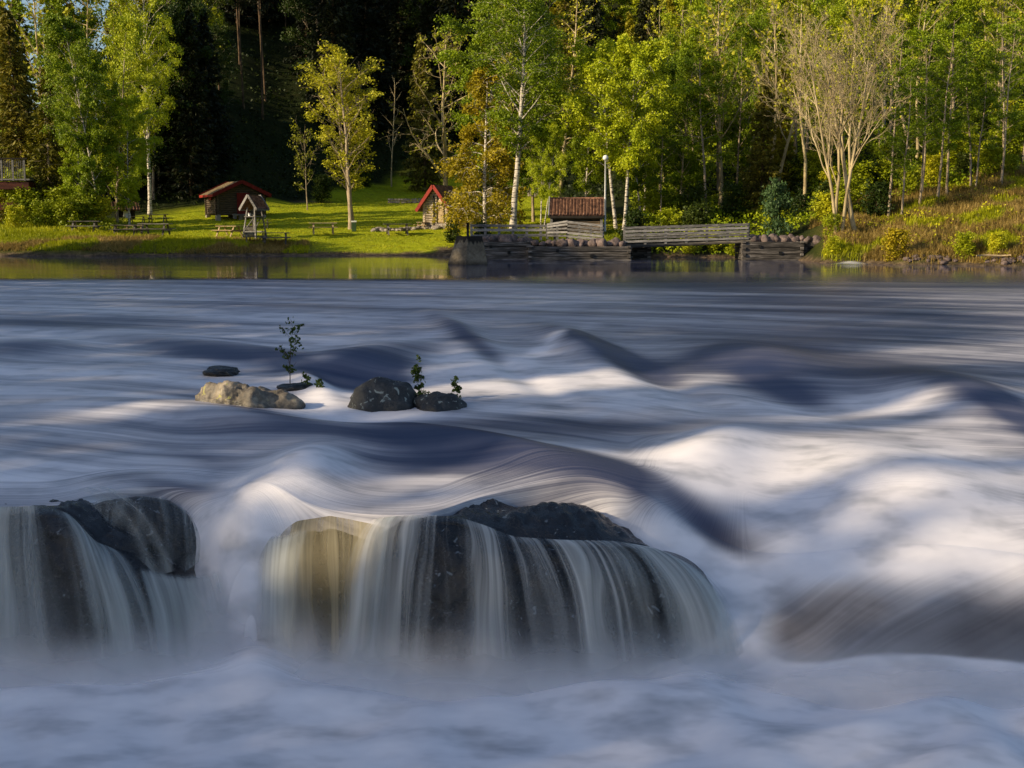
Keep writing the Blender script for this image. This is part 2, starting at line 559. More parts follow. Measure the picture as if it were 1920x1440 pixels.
# foam (1 white water, 0 clear dark water)
FOAM = [
    # far rapids
    (100, 560, 420, 16, 0, .12), (900, 560, 300, 12, 1, .06), (120, 535, 260, 6, 0, .16), (130, 601, 330, 7, 1, -.42), (400, 585, 400, 7, 1, .15),
    (150, 622, 330, 12, 0, .2), (620, 632, 280, 20, 2, .25), (760, 640, 120, 10, -10, .2), (420, 662, 240, 9, 6, -.55), (40, 649, 120, 7, 0, -.42),
    (580, 695, 90, 10, 16, -.35), (700, 688, 110, 22, -6, -.75), (790, 648, 90, 9, -4, -.3), (900, 650, 90, 12, 24, -.55), (1120, 648, 75, 9, 12, -.55),
    (1190, 684, 150, 14, 14, -.42), (1050, 700, 70, 12, 24, -.18), (1400, 668, 160, 18, -4, -.30), (1480, 728, 130, 13, 12, -.45), (1640, 690, 330, 22, 4, -.26),
    (1800, 745, 150, 15, 14, -.45), (1900, 775, 90, 15, 20, -.35), (1300, 610, 500, 30, 2, -.12), (1700, 600, 350, 40, 0, -.14), (1600, 640, 350, 10, 3, .12),
    (830, 690, 80, 24, -25, .25), (960, 700, 150, 26, 6, .42), (1010, 655, 90, 8, -20, .45), (1180, 725, 240, 22, 5, .3), (1340, 700, 120, 10, -12, .16),
    (1400, 755, 260, 12, 2, .22), (1650, 745, 160, 14, -6, .25), (120, 700, 260, 22, 0, .18), (200, 745, 220, 14, 0, .05), (240, 715, 130, 10, 10, -.1),
    (640, 745, 75, 30, 10, .55), (590, 735, 50, 26, 25, .3), (720, 775, 160, 10, 0, .35), (1000, 765, 220, 8, 1, .2), (330, 770, 200, 18, 6, -.1),
    (470, 775, 110, 12, 12, -.28), (1060, 796, 260, 14, 2, -.42), (1400, 800, 300, 10, 3, -.28), (1700, 800, 260, 9, 6, .18), (1880, 825, 120, 9, 6, -.25),
    (1500, 770, 330, 10, 4, -.1),
    # smooth sheet before the falls
    (500, 812, 520, 16, 2, -.22), (820, 830, 260, 26, 8, -.32), (150, 870, 330, 22, 2, .26), (200, 830, 300, 8, 1, -.1), (470, 880, 180, 14, 10, -.2),
    (1040, 835, 130, 10, 4, .25), (1130, 855, 130, 12, 6, .3), (930, 858, 90, 8, 8, -.2),
    (1130, 893, 260, 22, 6, -.5), (1345, 930, 150, 17, 12, -.5), (800, 880, 180, 18, 4, -.25), (1240, 985, 90, 22, 40, -.35),
    (560, 900, 95, 42, -12, .6), (470, 960, 60, 60, 0, .55), (60, 905, 180, 14, 2, .2), (310, 905, 140, 8, 6, -.3), (800, 930, 180, 20, -4, .14),
    # right hand boil
    (1310, 862, 100, 36, -14, .7), (1500, 850, 260, 34, 4, .5), (1800, 850, 200, 24, 0, .42), (1700, 930, 260, 50, -6, .45), (1450, 1000, 240, 26, -4, .55),
    (1330, 1050, 110, 60, 10, .55), (1560, 905, 160, 22, 20, -.12), (1800, 1010, 200, 30, 0, .2), (1690, 880, 110, 10, 10, -.22),
    (1600, 960, 300, 40, 0, .3),
]
MOUNDS_B = [Blob(*m) for m in MOUNDS]
FOAM_B = [Blob(*m) for m in FOAM]


def river_fields(X, Y):
    q = X / np.maximum(Y, 0.5)
    lip = csm(q, LQ, LD)
    lz = csm(q, LQ, LZ)
    lw = csm(q, LQ, LW)
    o = Y - lip
    blend = np.exp(-np.maximum(o, 0) / 1.6)
    zu = zup(Y) + (lz - zup(lip)) * blend
    tau = np.clip(-o / lw, 0, 1)
    tongue = smooth(0.09, 0.19, q)
    shape = (1 - tongue) * (0.35 * smooth(0, 1, tau) + 0.65 * tau ** 1.7) + tongue * (0.55 * tau ** 1.6 + 0.45 * smooth(0, 1, tau))
    chute = np.exp(-((q + 0.212) / 0.036) ** 2)
    shape = shape * (1 - chute) + chute * tau ** 2.3
    z = np.where(o >= 0, zu, lz + (ZLOW - lz) * shape)
    for b in MOUNDS_B:
        z = z + b(X, Y)
    # stream function (constant along the flow) and its companion
    ly = np.log(np.maximum(Y, 1.0))
    psi_u = 9.0 * (ly + 0.34 * q)
    psi_l = 9.0 * (ly * 0.10 + 1.05 * q)
    psi_r = 9.0 * (-1.35 * ly + 0.5 * q)
    k = smooth(0.9, -0.5, o) * (1 - tongue) + smooth(3.2, 0.8, o) * tongue
    psi = psi_u * (1 - k) + (psi_l * (1 - tongue) + psi_r * tongue) * k
    psi = psi + 0.22 * fnoise(X, Y * 0.5, 0.8, 1.0) * smooth(30, 14, Y) * smooth(9, 13, Y)
    s = 9.0 * (q - 0.3 * ly)
    s = s + 2.0 * smooth(0.9, -0.5, o) * (-o)
    # foam
    f = np.interp(Y, [12, 14, 15.2, 17, 21, 27, 36, 42], [.42, .44, .34, .48, .50, .46, .42, .40])
    right = smooth(0.0, 0.25, q)
    f = f - 0.16 * right * smooth(18, 24, Y)
    edge = 43.3 + 1.0 * np.sin(X * 0.7) * 0.35 - 3.0 * right
    rq = smooth(-0.08, 0.12, q)
    f = f * (1 - smooth(0, 3.2 + 16 * rq, Y - edge + 10 * rq + 1.3 * fnoise(X * 0.4, Y, 0.9, 2.0)))
    for b in FOAM_B:
        f = f + b(X, Y) * smooth(-1.3, -0.2, o)
    f = f + 0.10 * fnoise(X * 0.35, Y * 0.8, 1.0, 3.0) * smooth(47, 40, Y)
    # far side eddies below the crib and by the right bank
    for (x0, y0, rx, ry, a) in ((0.6, 61.8, 3.4, 1.0, .5), (5.5, 62.6, 3.0, 0.6, .3), (16.0, 60.4, 0.8, 0.7, 1.0), (19.4, 57.9, 0.9, 0.3, .5), (-3.6, 58.6, 0.6, 0.3, .4), (9.0, 64.5, 6.0, 1.2, .18)):
        f = f + a * np.exp(-((X - x0) / rx) ** 2 - ((Y - y0) / ry) ** 2)
    z = z + 0.16 * np.exp(-((X - 16.0) / 0.7) ** 2 - ((Y - 60.6) / 0.6) ** 2)
    below = smooth(0.0, -0.5, o)
    tong = 0.24 - 0.12 * smooth(0.30, 0.40, q) + 0.50 * smooth(0.75, 0.0, tau) + 0.95 * smooth(0.225, 0.175, q) + 0.10 * fnoise(X, Y, 2.0)
    t2 = np.maximum(tongue, smooth(0.14, 0.17, q))
    fall = (1 - t2) * 0.90 + t2 * tong
    f = f * (1 - below) + fall * below
    low = smooth(0.70 + 0.20 * smooth(.17, .23, q), 0.98, tau + 0.05 * fnoise(X, Y, 1.5, 7.0)) * (o < 0)
    f = f * (1 - low) + low * (0.99 + 0.06 * fnoise(X, Y, 0.9, 9.0))
    f = np.where(o < -0.01, f, f)
    # fine relief in the flow direction
    amp = np.interp(Y, [9, 13, 20, 40, 44, 80], [.004, .006, .014, .03, .004, .003]) * smooth(1.0, 7.0, o)
    z = z + amp * np.sin(psi * 6.0 + 2.0 * fnoise(X, Y, 0.25, 4.0)) * (0.4 + 0.6 * np.abs(fnoise(X * 0.4, Y, 0.5, 6.0)))
    z = z + 0.05 * low * fnoise(X, Y, 2.2, 8.0)
    river_fields.streak = 1 - 0.92 * np.exp(-((q - 0.155) / 0.06) ** 2) * smooth(5.0, 2.5, o)
    river_fields.streak = river_fields.streak * (1 - 0.92 * low)
    river_fields.peat = smooth(0.12, 0.2, q) * smooth(0.6, -0.4, o)
    river_fields.streak = river_fields.streak * (1 - 0.5 * river_fields.peat)
    return z, np.where(Y < 40, 0.11 + 0.89 * np.clip(f, 0, 1.1), np.clip(f, 0, 1.1)), psi, s


def build_river():
    q = np.concatenate([np.linspace(-1.7, -.44, 50)[:-1], np.linspace(-.44, .44, 760), np.linspace(.44, 1.7, 50)[1:]])
    lip = csm(q, LQ, LD)
    off = np.concatenate([np.linspace(-10.5, -3.6, 22)[:-1], np.linspace(-3.6, -2.0, 90)[:-1], np.linspace(-2.0, 0.3, 230)[:-1],
                          0.3 + (np.exp(np.linspace(0, 1, 420) * math.log(75.0)) - 1) * (73.0 / 74.0)])
    LQ2, OF = np.meshgrid(lip, off)
    Q = np.meshgrid(q, off)[0]
    k = np.exp(-np.maximum(OF, 0) / 6.0)
    D = LQ2 * k + 13.0 * (1 - k) + OF
    X = Q * D
    z, f, psi, s = river_fields(X, D)
    V = np.stack([X, D, z], axis=2).reshape(-1, 3)
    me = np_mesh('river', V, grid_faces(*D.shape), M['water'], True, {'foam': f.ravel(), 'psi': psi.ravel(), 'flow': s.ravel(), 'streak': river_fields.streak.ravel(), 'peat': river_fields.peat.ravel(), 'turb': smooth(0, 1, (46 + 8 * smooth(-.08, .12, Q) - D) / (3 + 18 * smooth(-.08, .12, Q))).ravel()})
    o = link(bpy.data.objects.new('river', me))
    tag(o, kind='structure')


def mat_water():
    t = NT('river_water')
    psi, s, foam = t.attr('psi'), t.attr('flow'), t.attr('foam')
    v1 = t.vec(t.math('MULTIPLY', psi, 3.2), t.math('MULTIPLY', s, 0.22))
    v2 = t.vec(t.math('MULTIPLY', psi, 16.0), t.math('MULTIPLY', s, 0.45))
    v3 = t.vec(t.math('MULTIPLY', psi, 60.0), t.math('MULTIPLY', s, 0.7))
    n1 = t.noise(v1, 1.0, 3, 0.55)
    n2 = t.noise(v2, 1.0, 3, 0.6)
    n3 = t.noise(v3, 1.0, 2, 0.5)
    k = t.math('ADD', t.math('MULTIPLY', t.math('SUBTRACT', n1, 0.5), 0.9), t.math('MULTIPLY', t.math('SUBTRACT', n2, 0.5), 0.40))
    k = t.math('ADD', k, t.math('MULTIPLY', t.math('SUBTRACT', n3, 0.5), 0.09))
    # streaks are strongest where foam and clear water mix
    mixz = t.math('MULTIPLY', t.map(foam, 0.0, 0.3, 0.0, 1.0), t.map(foam, 0.70, 1.0, 1.0, 0.05))
    k = t.math('MULTIPLY', k, t.attr('streak'))
    f = t.math('ADD', foam, t.math('MULTIPLY', k, mixz), clamp=True)
    soft = t.noise(t.coord('Object', (0.8, 1.3, 1.5)), 1.6, 3, 0.55)
    white = t.ramp(soft, [(0.28, (0.50, 0.49, 0.52)), (0.5, (0.84, 0.80, 0.83)), (0.72, (0.96, 0.91, 0.93))])
    deep = t.ramp(n1, [(0.3, (0.024, 0.034, 0.085)), (0.7, (0.058, 0.064, 0.118))])  # blue in the base colour stands in for reflected sky
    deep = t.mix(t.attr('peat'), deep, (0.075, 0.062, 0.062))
    veil = t.map(f, 0.02, 0.95, 0.0, 1.0, True)
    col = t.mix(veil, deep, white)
    rough = t.map(t.attr('turb'), 0.0, 1.0, 0.07, 0.42)
    bh = t.math('ADD', t.math('MULTIPLY', n1, 0.6), t.math('MULTIPLY', n2, 0.3))
    rip = t.noise(t.coord('Object', (0.10, 1.6, 1.0)), 1.0, 3, 0.5)
    bh = t.math('ADD', bh, t.math('MULTIPLY', rip, 0.35))
    nrm = t.bump(bh, t.math('MULTIPLY', t.attr('streak'), t.map(t.attr('turb'), 0.0, 1.0, 0.12, 0.34)), 0.05)
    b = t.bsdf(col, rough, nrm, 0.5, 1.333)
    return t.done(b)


def unit(v):
    return v / (np.linalg.norm(v, axis=-1, keepdims=True) + 1e-9)


def leaf_quads(C, size, rng, aspect=0.6, A=None, flat=0.0):
    """diamond leaves at the centres C; A = preferred long axis"""
    n = len(C)
    if A is None:
        A = unit(rng.normal(size=(n, 3)) * np.array([1, 1, 1 - 0.5 * flat]))
    B = unit(np.cross(A, rng.normal(size=(n, 3)) * (1 - flat) + np.array([0, 0, 1.0]) * flat))
    s = size * rng.uniform(0.6, 1.3, (n, 1))
    V = np.stack([C + A * s, C + B * s * aspect, C - A * s, C - B * s * aspect], axis=1).reshape(-1, 3)
    F = np.arange(4 * n).reshape(n, 4)
    return V, F


# ------------------------------------------------------------------ falls: rock and veils
def poly_lerp(P, n):
    P = np.array(P, float)
    d = np.r_[0, np.cumsum(np.linalg.norm(np.diff(P, axis=0), axis=1))]
    t = np.linspace(0, d[-1], n)
    # smooth the polyline
    out = np.stack([np.interp(t, d, P[:, i]) for i in range(3)], axis=1)
    kk = max(3, n // 14) | 1
    pad = kk // 2
    ext = np.vstack([out[0] + (out[0] - out[1]) * np.arange(pad, 0, -1)[:, None], out, out[-1] + (out[-1] - out[-2]) * np.arange(1, pad + 1)[:, None]])
    ker = np.hanning(kk + 2)[1:-1]
    ker /= ker.sum()
    return np.stack([np.convolve(ext[:, i], ker, 'valid') for i in range(3)], axis=1), t


def fall_paths(lip, base, n, rows, pw=0.55):
    L, tl = poly_lerp([at(*p) for p in lip], n)
    B, tb = poly_lerp([at(*p) for p in base], n)
    if len(lip) == len(base):                       # foot points answer to lip points one by one
        Lp, Bp = np.array([at(*p) for p in lip]), np.array([at(*p) for p in base])
        d = np.r_[0, np.cumsum(np.linalg.norm(np.diff(Lp, axis=0), axis=1))]
        B = np.stack([np.interp(tl, d, Bp[:, i]) for i in range(3)], axis=1)
        kk = max(3, n // 9) | 1
        ker = np.hanning(kk + 2)[1:-1]
        ker /= ker.sum()
        pad = kk // 2
        ext = np.vstack([B[0] + (B[0] - B[1]) * np.arange(pad, 0, -1)[:, None], B, B[-1] + (B[-1] - B[-2]) * np.arange(1, pad + 1)[:, None]])
        B = np.stack([np.convolve(ext[:, i], ker, 'valid') for i in range(3)], axis=1)
    tau = np.linspace(0, 1, rows)
    P = np.zeros((rows, n, 3))
    for i, a in enumerate(tau):
        h = a ** pw if pw < 1 else a
        h = 0.5 * a ** 0.62 + 0.5 * (1 - (1 - a) ** 2)
        P[i, :, :2] = L[:, :2] + (B[:, :2] - L[:, :2]) * h
        P[i, :, 2] = L[:, 2] + (B[:, 2] - L[:, 2]) * (0.18 * a + 0.82 * a ** 1.75)
    return P, tl, tau


def build_veil(name, lip, base, dens, mat, out=0.0, n=260, rows=60, fade=0.86, seed=0.0, top=0.0):
    P, tl, tau = fall_paths(lip, base, n, rows)
    if out:
        P[:, :, 1] -= out * np.minimum(tau * 3, 1)[:, None]
    x = np.linspace(0, 1, n)
    d = np.interp(x, [p[0] for p in dens], [p[1] for p in dens])
    T, Dn = np.meshgrid(tau, d, indexing='ij')
    # a sheet at the edge that tears into strands, thickening with spray at the foot
    a = Dn + 0.10 * (1 - smooth(0.0, 0.12, T)) + 0.22 * smooth(fade - 0.10, 1.0, T) * smooth(-0.2, 0.3, Dn)
    a = a - 1.3 * (1 - smooth(0, 0.10, np.minimum(x, 1 - x)))[None, :]
    if top:
        a = a - 1.2 * (1 - smooth(0, top, T + 0.05 * fnoise(T * 0, np.broadcast_to(tl[None, :], T.shape), 9.0)))
    across = np.broadcast_to(tl[None, :], T.shape) + seed
    me = np_mesh(name, P.reshape(-1, 3), grid_faces(rows, n), mat, True,
                 {'dens': a.ravel(), 'across': across.ravel(), 'fall': T.ravel()})
    o = link(bpy.data.objects.new(name, me))
    tag(o, kind='structure')
    return o


def mat_veil(name, c_hi, c_lo, f1=3.6, f2=20.0, contrast=1.2, trans=0.35):
    t = NT(name)
    a, d, fl = t.attr('across'), t.attr('dens'), t.attr('fall')
    wv = t.noise(t.vec(t.math('MULTIPLY', a, 2.3), t.math('MULTIPLY', fl, 0.6), 7.0), 1.0, 2, 0.5)
    a = t.math('ADD', a, t.math('MULTIPLY', wv, 0.45))
    n1 = t.noise(t.vec(t.math('MULTIPLY', a, f1), t.math('MULTIPLY', fl, 0.25)), 1.0, 2, 0.5)
    n2 = t.noise(t.vec(t.math('MULTIPLY', a, f2), t.math('MULTIPLY', fl, 0.35), 3.0), 1.0, 2, 0.55)
    # strands are crisp at the edge and blur together further down
    k2 = t.map(fl, 0.0, 1.0, 1.0, 0.2)
    k = t.math('ADD', t.math('MULTIPLY', t.math('SUBTRACT', n1, 0.5), 1.5), t.math('MULTIPLY', t.math('MULTIPLY', t.math('SUBTRACT', n2, 0.5), 1.1), k2))
    al = t.math('ADD', d, t.math('MULTIPLY', k, contrast))
    al = t.map(al, 0.0, 1.05, 0.0, 0.96, True)
    col = t.mix(t.map(k, -0.4, 0.4, 0.0, 1.0), c_lo, c_hi)
    b = t.bsdf(col, 0.45, None, 0.4, 1.333)
    tr = t.n('ShaderNodeBsdfTranslucent')
    t.val(tr.inputs['Color'], col)
    sh = t.shmix(trans, b, tr.outputs[0])
    tp = t.n('ShaderNodeBsdfTransparent')
    return t.done(t.shmix(al, tp.outputs[0], sh))


def build_fall_rock(name, lip, base, label, back=1.2, inset=0.09, crown=None, n=150, seed=1.0, rough=0.075):
    P, tl, tau = fall_paths(lip, base, n, 60)
    x = np.linspace(0, 1, n)
    edge = np.minimum(x, 1 - x)
    P[:, :, 1] += inset + (0.55 * (1 - smooth(0, 0.16, edge)) ** 1.5)[None, :]
    P[:, :, 2] -= 0.03
    lipr = P[0]
    rows = []
    nb = 34
    cr = np.interp(x, [p[0] for p in crown], [p[1] for p in crown]) if crown else np.zeros(n)
    for i in range(nb):
        a = 1 - i / nb                                     # 1 back .. 0 lip
        r = lipr.copy()
        r[:, 1] += back * a
        r[:, 0] += (lipr[n // 2, 0] - r[:, 0]) * 0.12 * a
        r[:, 2] += cr * np.sin(PI * min(1, a * 1.25)) ** 0.8 if a < 0.8 else -0.9 * (a - 0.8) / 0.2
        rows.append(r)
    G = np.concatenate([np.array(rows), P], axis=0)
    G[-1, :, 2] -= 0.6
    flat = G.reshape(-1, 3)
    disp = np.array([mnoise.fractal(Vector((p[0] * 2.6 + seed, p[1] * 2.6, p[2] * 2.6)), 0.8, 2.1, 5) for p in flat])
    nb_all = G.shape[0]
    wgt = np.ones((nb_all, n))
    wgt[nb - 4:nb + 6] = 0.35
    w2 = wgt.ravel() * rough
    flat[:, 1] += np.abs(disp) * w2 * np.repeat(np.r_[np.zeros(nb), np.ones(60)], n)
    flat[:, 2] += disp * w2 * np.repeat(np.r_[np.ones(nb), np.zeros(60)], n)
    me = np_mesh(name, flat, grid_faces(nb_all, n), M['wet_rock'], True)
    o = link(bpy.data.objects.new(name, me))
    tag(o, label, 'rock')
    return o


def boulder_mesh(name, mat, size, seed, rough=0.22, facet=0.5, nu=72, nv=44, cuts=7, flat_bottom=True):
    rng = random.Random(seed)
    u = np.linspace(0, 2 * PI, nu, endpoint=False)
    v = np.linspace(0, PI, nv)
    U, Vv = np.meshgrid(u, v)
    N = np.stack([np.sin(Vv) * np.cos(U), np.sin(Vv) * np.sin(U), np.cos(Vv)], axis=2).reshape(-1, 3)
    r = np.ones(len(N))
    for i in range(cuts):
        d = np.array([rng.gauss(0, 1), rng.gauss(0, 1), rng.gauss(0, 0.8)])
        d /= np.linalg.norm(d)
        h = rng.uniform(0.62, 0.9)
        dot = N @ d
        lim = np.where(dot > 0.05, h / np.maximum(dot, 0.05), 9)
        r = r * (1 - facet) + facet * np.minimum(r, lim) if facet < 1 else np.minimum(r, lim)
    ds = np.array([mnoise.fractal(Vector((p[0] * 1.6 + seed * 3.1, p[1] * 1.6, p[2] * 1.6)), 0.9, 2.0, 6) for p in N])
    r = r * (1 + rough * ds)
    P = N * r[:, None] * np.array(size)
    i = np.arange(nv * nu).reshape(nv, nu)
    j = np.roll(i, -1, axis=1)
    F = np.stack([i[:-1].ravel(), i[1:].ravel(), j[1:].ravel(), j[:-1].ravel()], axis=1)
    return np_mesh(name, P, F, mat, True)


def boulder(name, c, size, seed, label, mat, rz=0.0, group=None, cat='boulder', **kw):
    me = boulder_mesh(name, mat, size, seed, **kw)
    o = link(bpy.data.objects.new(name, me))
    o.location = [float(q) for q in c]
    o.rotation_euler = (0, 0, rz)
    tag(o, label, cat, group)
    return o


def mat_rock(name, dark, mid, light, lichen=0.0, wet=0.3, scale=3.0, lich_col=(0.30, 0.33, 0.30), wetline=None):
    t = NT(name)
    c = t.coord('Object')
    n1 = t.noise(c, scale, 6, 0.65)
    n2 = t.noise(c, scale * 5, 5, 0.7)
    vo = t.n('ShaderNodeTexVoronoi')
    vo.inputs['Scale'].default_value = scale * 1.6
    t.l(t.noise(c, scale, 2, 0.5, color=True), vo.inputs['Vector']) if False else t.l(c, vo.inputs['Vector'])
    k = t.math('ADD', t.math('MULTIPLY', n1, 0.6), t.math('MULTIPLY', n2, 0.4))
    col = t.ramp(k, [(0.32, dark), (0.5, mid), (0.68, light)])
    if lichen:
        li = t.noise(c, scale * 2.3, 3, 0.5, dist=0.8)
        lm = t.map(li, 0.66 - 0.10 * lichen, 0.70 - 0.10 * lichen, 0.0, 0.85)
        col = t.mix(lm, col, lich_col)
    h = t.math('ADD', t.math('MULTIPLY', n1, 0.7), t.math('MULTIPLY', n2, 0.3))
    rough = t.map(n2, 0.3, 0.7, wet, min(1, wet + 0.25))
    if wetline is not None:                              # dark wet band above the water
        tc = t.n('ShaderNodeTexCoord')
        sx = t.n('ShaderNodeSeparateXYZ')
        t.l(tc.outputs['Object'], sx.inputs[0])
        zz = t.math('ADD', sx.outputs[2], t.math('MULTIPLY', t.math('SUBTRACT', n1, 0.5), 0.25))
        band = t.map(zz, wetline, wetline + 0.12, 0.85, 0.0, True)
        col = t.mix(band, col, (0.008, 0.008, 0.009))
        rough = t.math('SUBTRACT', rough, t.math('MULTIPLY', band, 0.3))
    return t.done(t.bsdf(col, rough, t.bump(h, 0.8, 0.06), 0.5))


def build_mist(name, pts, h0, h1, width, seed=0, n=120, dens=0.75):
    """soft spray standing at the foot of a fall"""
    P, tl = poly_lerp([at(*p) for p in pts], n)
    rows = 16
    G = np.zeros((rows, n, 3))
    al = np.zeros((rows, n))
    for i in range(rows):
        a = i / (rows - 1)
        G[i] = P
        G[i, :, 2] = h0 + (h1 - h0) * a * (1 + 0.25 * np.sin(tl * 2.1 + seed) + 0.15 * np.sin(tl * 5.3 + seed * 2))
        G[i, :, 1] += -width * (1 - a) ** 1.6
        al[i] = dens * (1 - smooth(0.0, 1.0, a)) ** 1.1 * smooth(0, 0.18, np.minimum(np.linspace(0, 1, n), np.linspace(1, 0, n)))
    me = np_mesh(name, G.reshape(-1, 3), grid_faces(rows, n), M['mist'], True, {'dens': al.ravel()})
    o = link(bpy.data.objects.new(name, me))
    tag(o, kind='structure')
    return o


def mat_mist():
    t = NT('mist')
    d = t.attr('dens')
    n = t.noise(t.coord('Object', (1, 1, 0.5)), 2.2, 3, 0.5)
    al = t.math('MULTIPLY', d, t.map(n, 0.3, 0.7, 0.75, 1.1), clamp=True)
    df = t.n('ShaderNodeBsdfDiffuse')
    df.inputs['Color'].default_value = (0.86, 0.84, 0.86, 1)
    tl_ = t.n('ShaderNodeBsdfTranslucent')
    tl_.inputs['Color'].default_value = (0.86, 0.84, 0.86, 1)
    tp = t.n('ShaderNodeBsdfTransparent')
    return t.done(t.shmix(al, tp.outputs[0], t.shmix(0.4, df.outputs[0], tl_.outputs[0])))


M = {}
M['ground'] = mat_ground()
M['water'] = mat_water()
M['mist'] = mat_mist()
M['wet_rock'] = mat_rock('wet_rock', (0.003, 0.003, 0.004), (0.008, 0.008, 0.010), (0.03, 0.028, 0.027), lichen=0.05, wet=0.10, scale=5.0, lich_col=(0.16, 0.18, 0.2))
M['boulder_warm'] = mat_rock('boulder_warm', (0.012, 0.011, 0.011), (0.17, 0.14, 0.105), (0.50, 0.42, 0.31), lichen=0.2, wet=0.45, scale=2.6, wetline=0.27, lich_col=(0.35, 0.33, 0.1))
M['boulder_dark'] = mat_rock('boulder_dark', (0.008, 0.008, 0.009), (0.025, 0.026, 0.027), (0.08, 0.08, 0.08), lichen=0.45, wet=0.5, scale=4.5, wetline=0.14)
M['veil'] = mat_veil('falling_water', (0.94, 0.92, 0.88), (0.58, 0.57, 0.55))
M['veil_gold'] = mat_veil('falling_peat_water', (0.62, 0.54, 0.36), (0.22, 0.17, 0.07), f1=4.0, f2=18.0, contrast=0.9, trans=0.3)
M['veil_soft'] = mat_veil('falling_soft_water', (0.80, 0.83, 0.81), (0.45, 0.48, 0.47), f1=3.0, f2=11.0, contrast=1.0)

# ------------------------------------------------------------------ unseen near bank upstream of the camera, its wood shaped to shade the river
def build_near_bank():
    xs = np.concatenate([np.linspace(-120, -44, 20)[:-1], np.linspace(-44, -24, 30)])
    ys = np.linspace(-60, 76, 70)
    X, Y = np.meshgrid(xs, ys)
    Z = np.interp(X, [-120, -50, -40, -34, -28, -24], [6, 2.5, 1.6, 0.6, -1.0, -3.0]) + 0.15 * fnoise(X, Y, 0.4) - 1.2 * smooth(30, 10, Y) * smooth(-45, -34, X)
    n = Z.size
    me = np_mesh('near_bank', np.stack([X, Y, Z], axis=2).reshape(-1, 3), grid_faces(*X.shape), M['ground'], True,
                 {'lawn': np.zeros(n), 'bank': np.ones(n), 'earth': np.zeros(n)})
    tag(link(bpy.data.objects.new('near_bank', me)), kind='structure')
    # canopy edge raised to put the river in shade, cut to let sun through
    slope = SUN_H.y / SUN_H.x
    tanE = math.tan(SUN_EL)
    xw = -44.0
    def canopy(c):
        h = np.interp(c, [-30, 10, 40, 50, 55, 76, 79, 86.5, 87.5], [24, 24, 24, 23, 21.6, 21.6, 15.8, 14.5, 0.0])
        for (u, v, z, w, low) in GAPS:
            p = atz(u, v, z)
            cc = p[1] - slope * p[0]
            hh = z + (p[0] - xw) / math.cos(math.atan(slope)) * tanE - low
            h = h - np.maximum(h - hh, 0) * np.exp(-((c - cc) / w) ** 4)
        return h
    rng = np.random.default_rng(5)
    N = 110000
    c = rng.uniform(-30, 88, N)
    x = xw + rng.uniform(-4.5, 0.5, N)
    H = canopy(c) * (1 + 0.0 * x)
    z = 1.0 + (H - 1.0) * rng.uniform(0, 1, N) ** 0.7
    ok = H > 1.5
    C = np.column_stack([x, c + slope * x, z])[ok]
    V, F = leaf_quads(C, 0.30, rng, .65)
    tag(link(bpy.data.objects.new('riverside_wood', np_mesh('riverside_wood', V, F, M['wood_leaf']))), kind='stuff')


M['wood_leaf'] = mat_leaf('wood_leaf', (0.02, 0.04, 0.004), (0.05, 0.08, 0.006), (0.1, 0.13, 0.01))
# places on the water where the canopy is cut to let sun in: (column, row, height of the surface, width, margin)
GAPS = [(1310, 850, -0.66, 0.5, 0.5), (1600, 870, -0.6, 0.45, 0.3), (550, 885, -0.65, 0.50, 0.45), (620, 1020, -1.2, 0.40, 0.5), (1800, 950, -0.8, 0.5, 0.3), (1450, 1010, -1.1, 0.32, 0.3), (450, 735, -0.43, 0.95, 1.0), (1480, 770, -0.6, 0.4, 0.3)]
build_terrain()
build_near_bank()
build_river()

# main ledge in the middle
MLIP = [(676, 976, 12.84), (706, 970, 12.76), (766, 966, 12.68), (850, 966, 12.62), (910, 985, 12.52), (960, 1006, 12.45), (1050, 1012, 12.42),
        (1150, 1014, 12.5), (1225, 1026, 12.66), (1290, 1060, 12.88)]
MBASE = [(585, 1248, 12.35), (632, 1258, 12.12), (738, 1266, 12.0), (850, 1276, 11.93), (935, 1286, 11.88), (1012, 1292, 11.86), (1130, 1292, 11.86),
         (1255, 1286, 12.0), (1350, 1266, 12.2), (1430, 1236, 12.45)]
build_fall_rock('waterfall_rock', MLIP, MBASE, 'broad dark wet rock in the middle of the falls with water combed over its edge', back=1.35,
                crown=[(0, -.18), (.16, -.16), (.26, -.04), (.40, .12), (.52, .20), (.62, .22), (.72, .15), (.82, .0), (.9, -.15), (1, -.3)])
build_veil('waterfall', MLIP, MBASE, [(0, .62), (.10, .70), (.16, .56), (.20, .40), (.23, .04), (.30, .06), (.33, .50), (.39, .34), (.46, .40), (.53, .22), (.60, .44), (.68, .28), (.78, .5), (.90, .65), (1, .8)],
           M['veil'], out=0.03)
build_veil('waterfall', MLIP, MBASE, [(0, .5), (.10, .3), (.18, 0), (.24, -.3), (.34, -.2), (.46, 0), (.56, 0), (.68, .18), (.82, .4), (1, .7)],
           M['veil_soft'], out=0.09, seed=11.0)
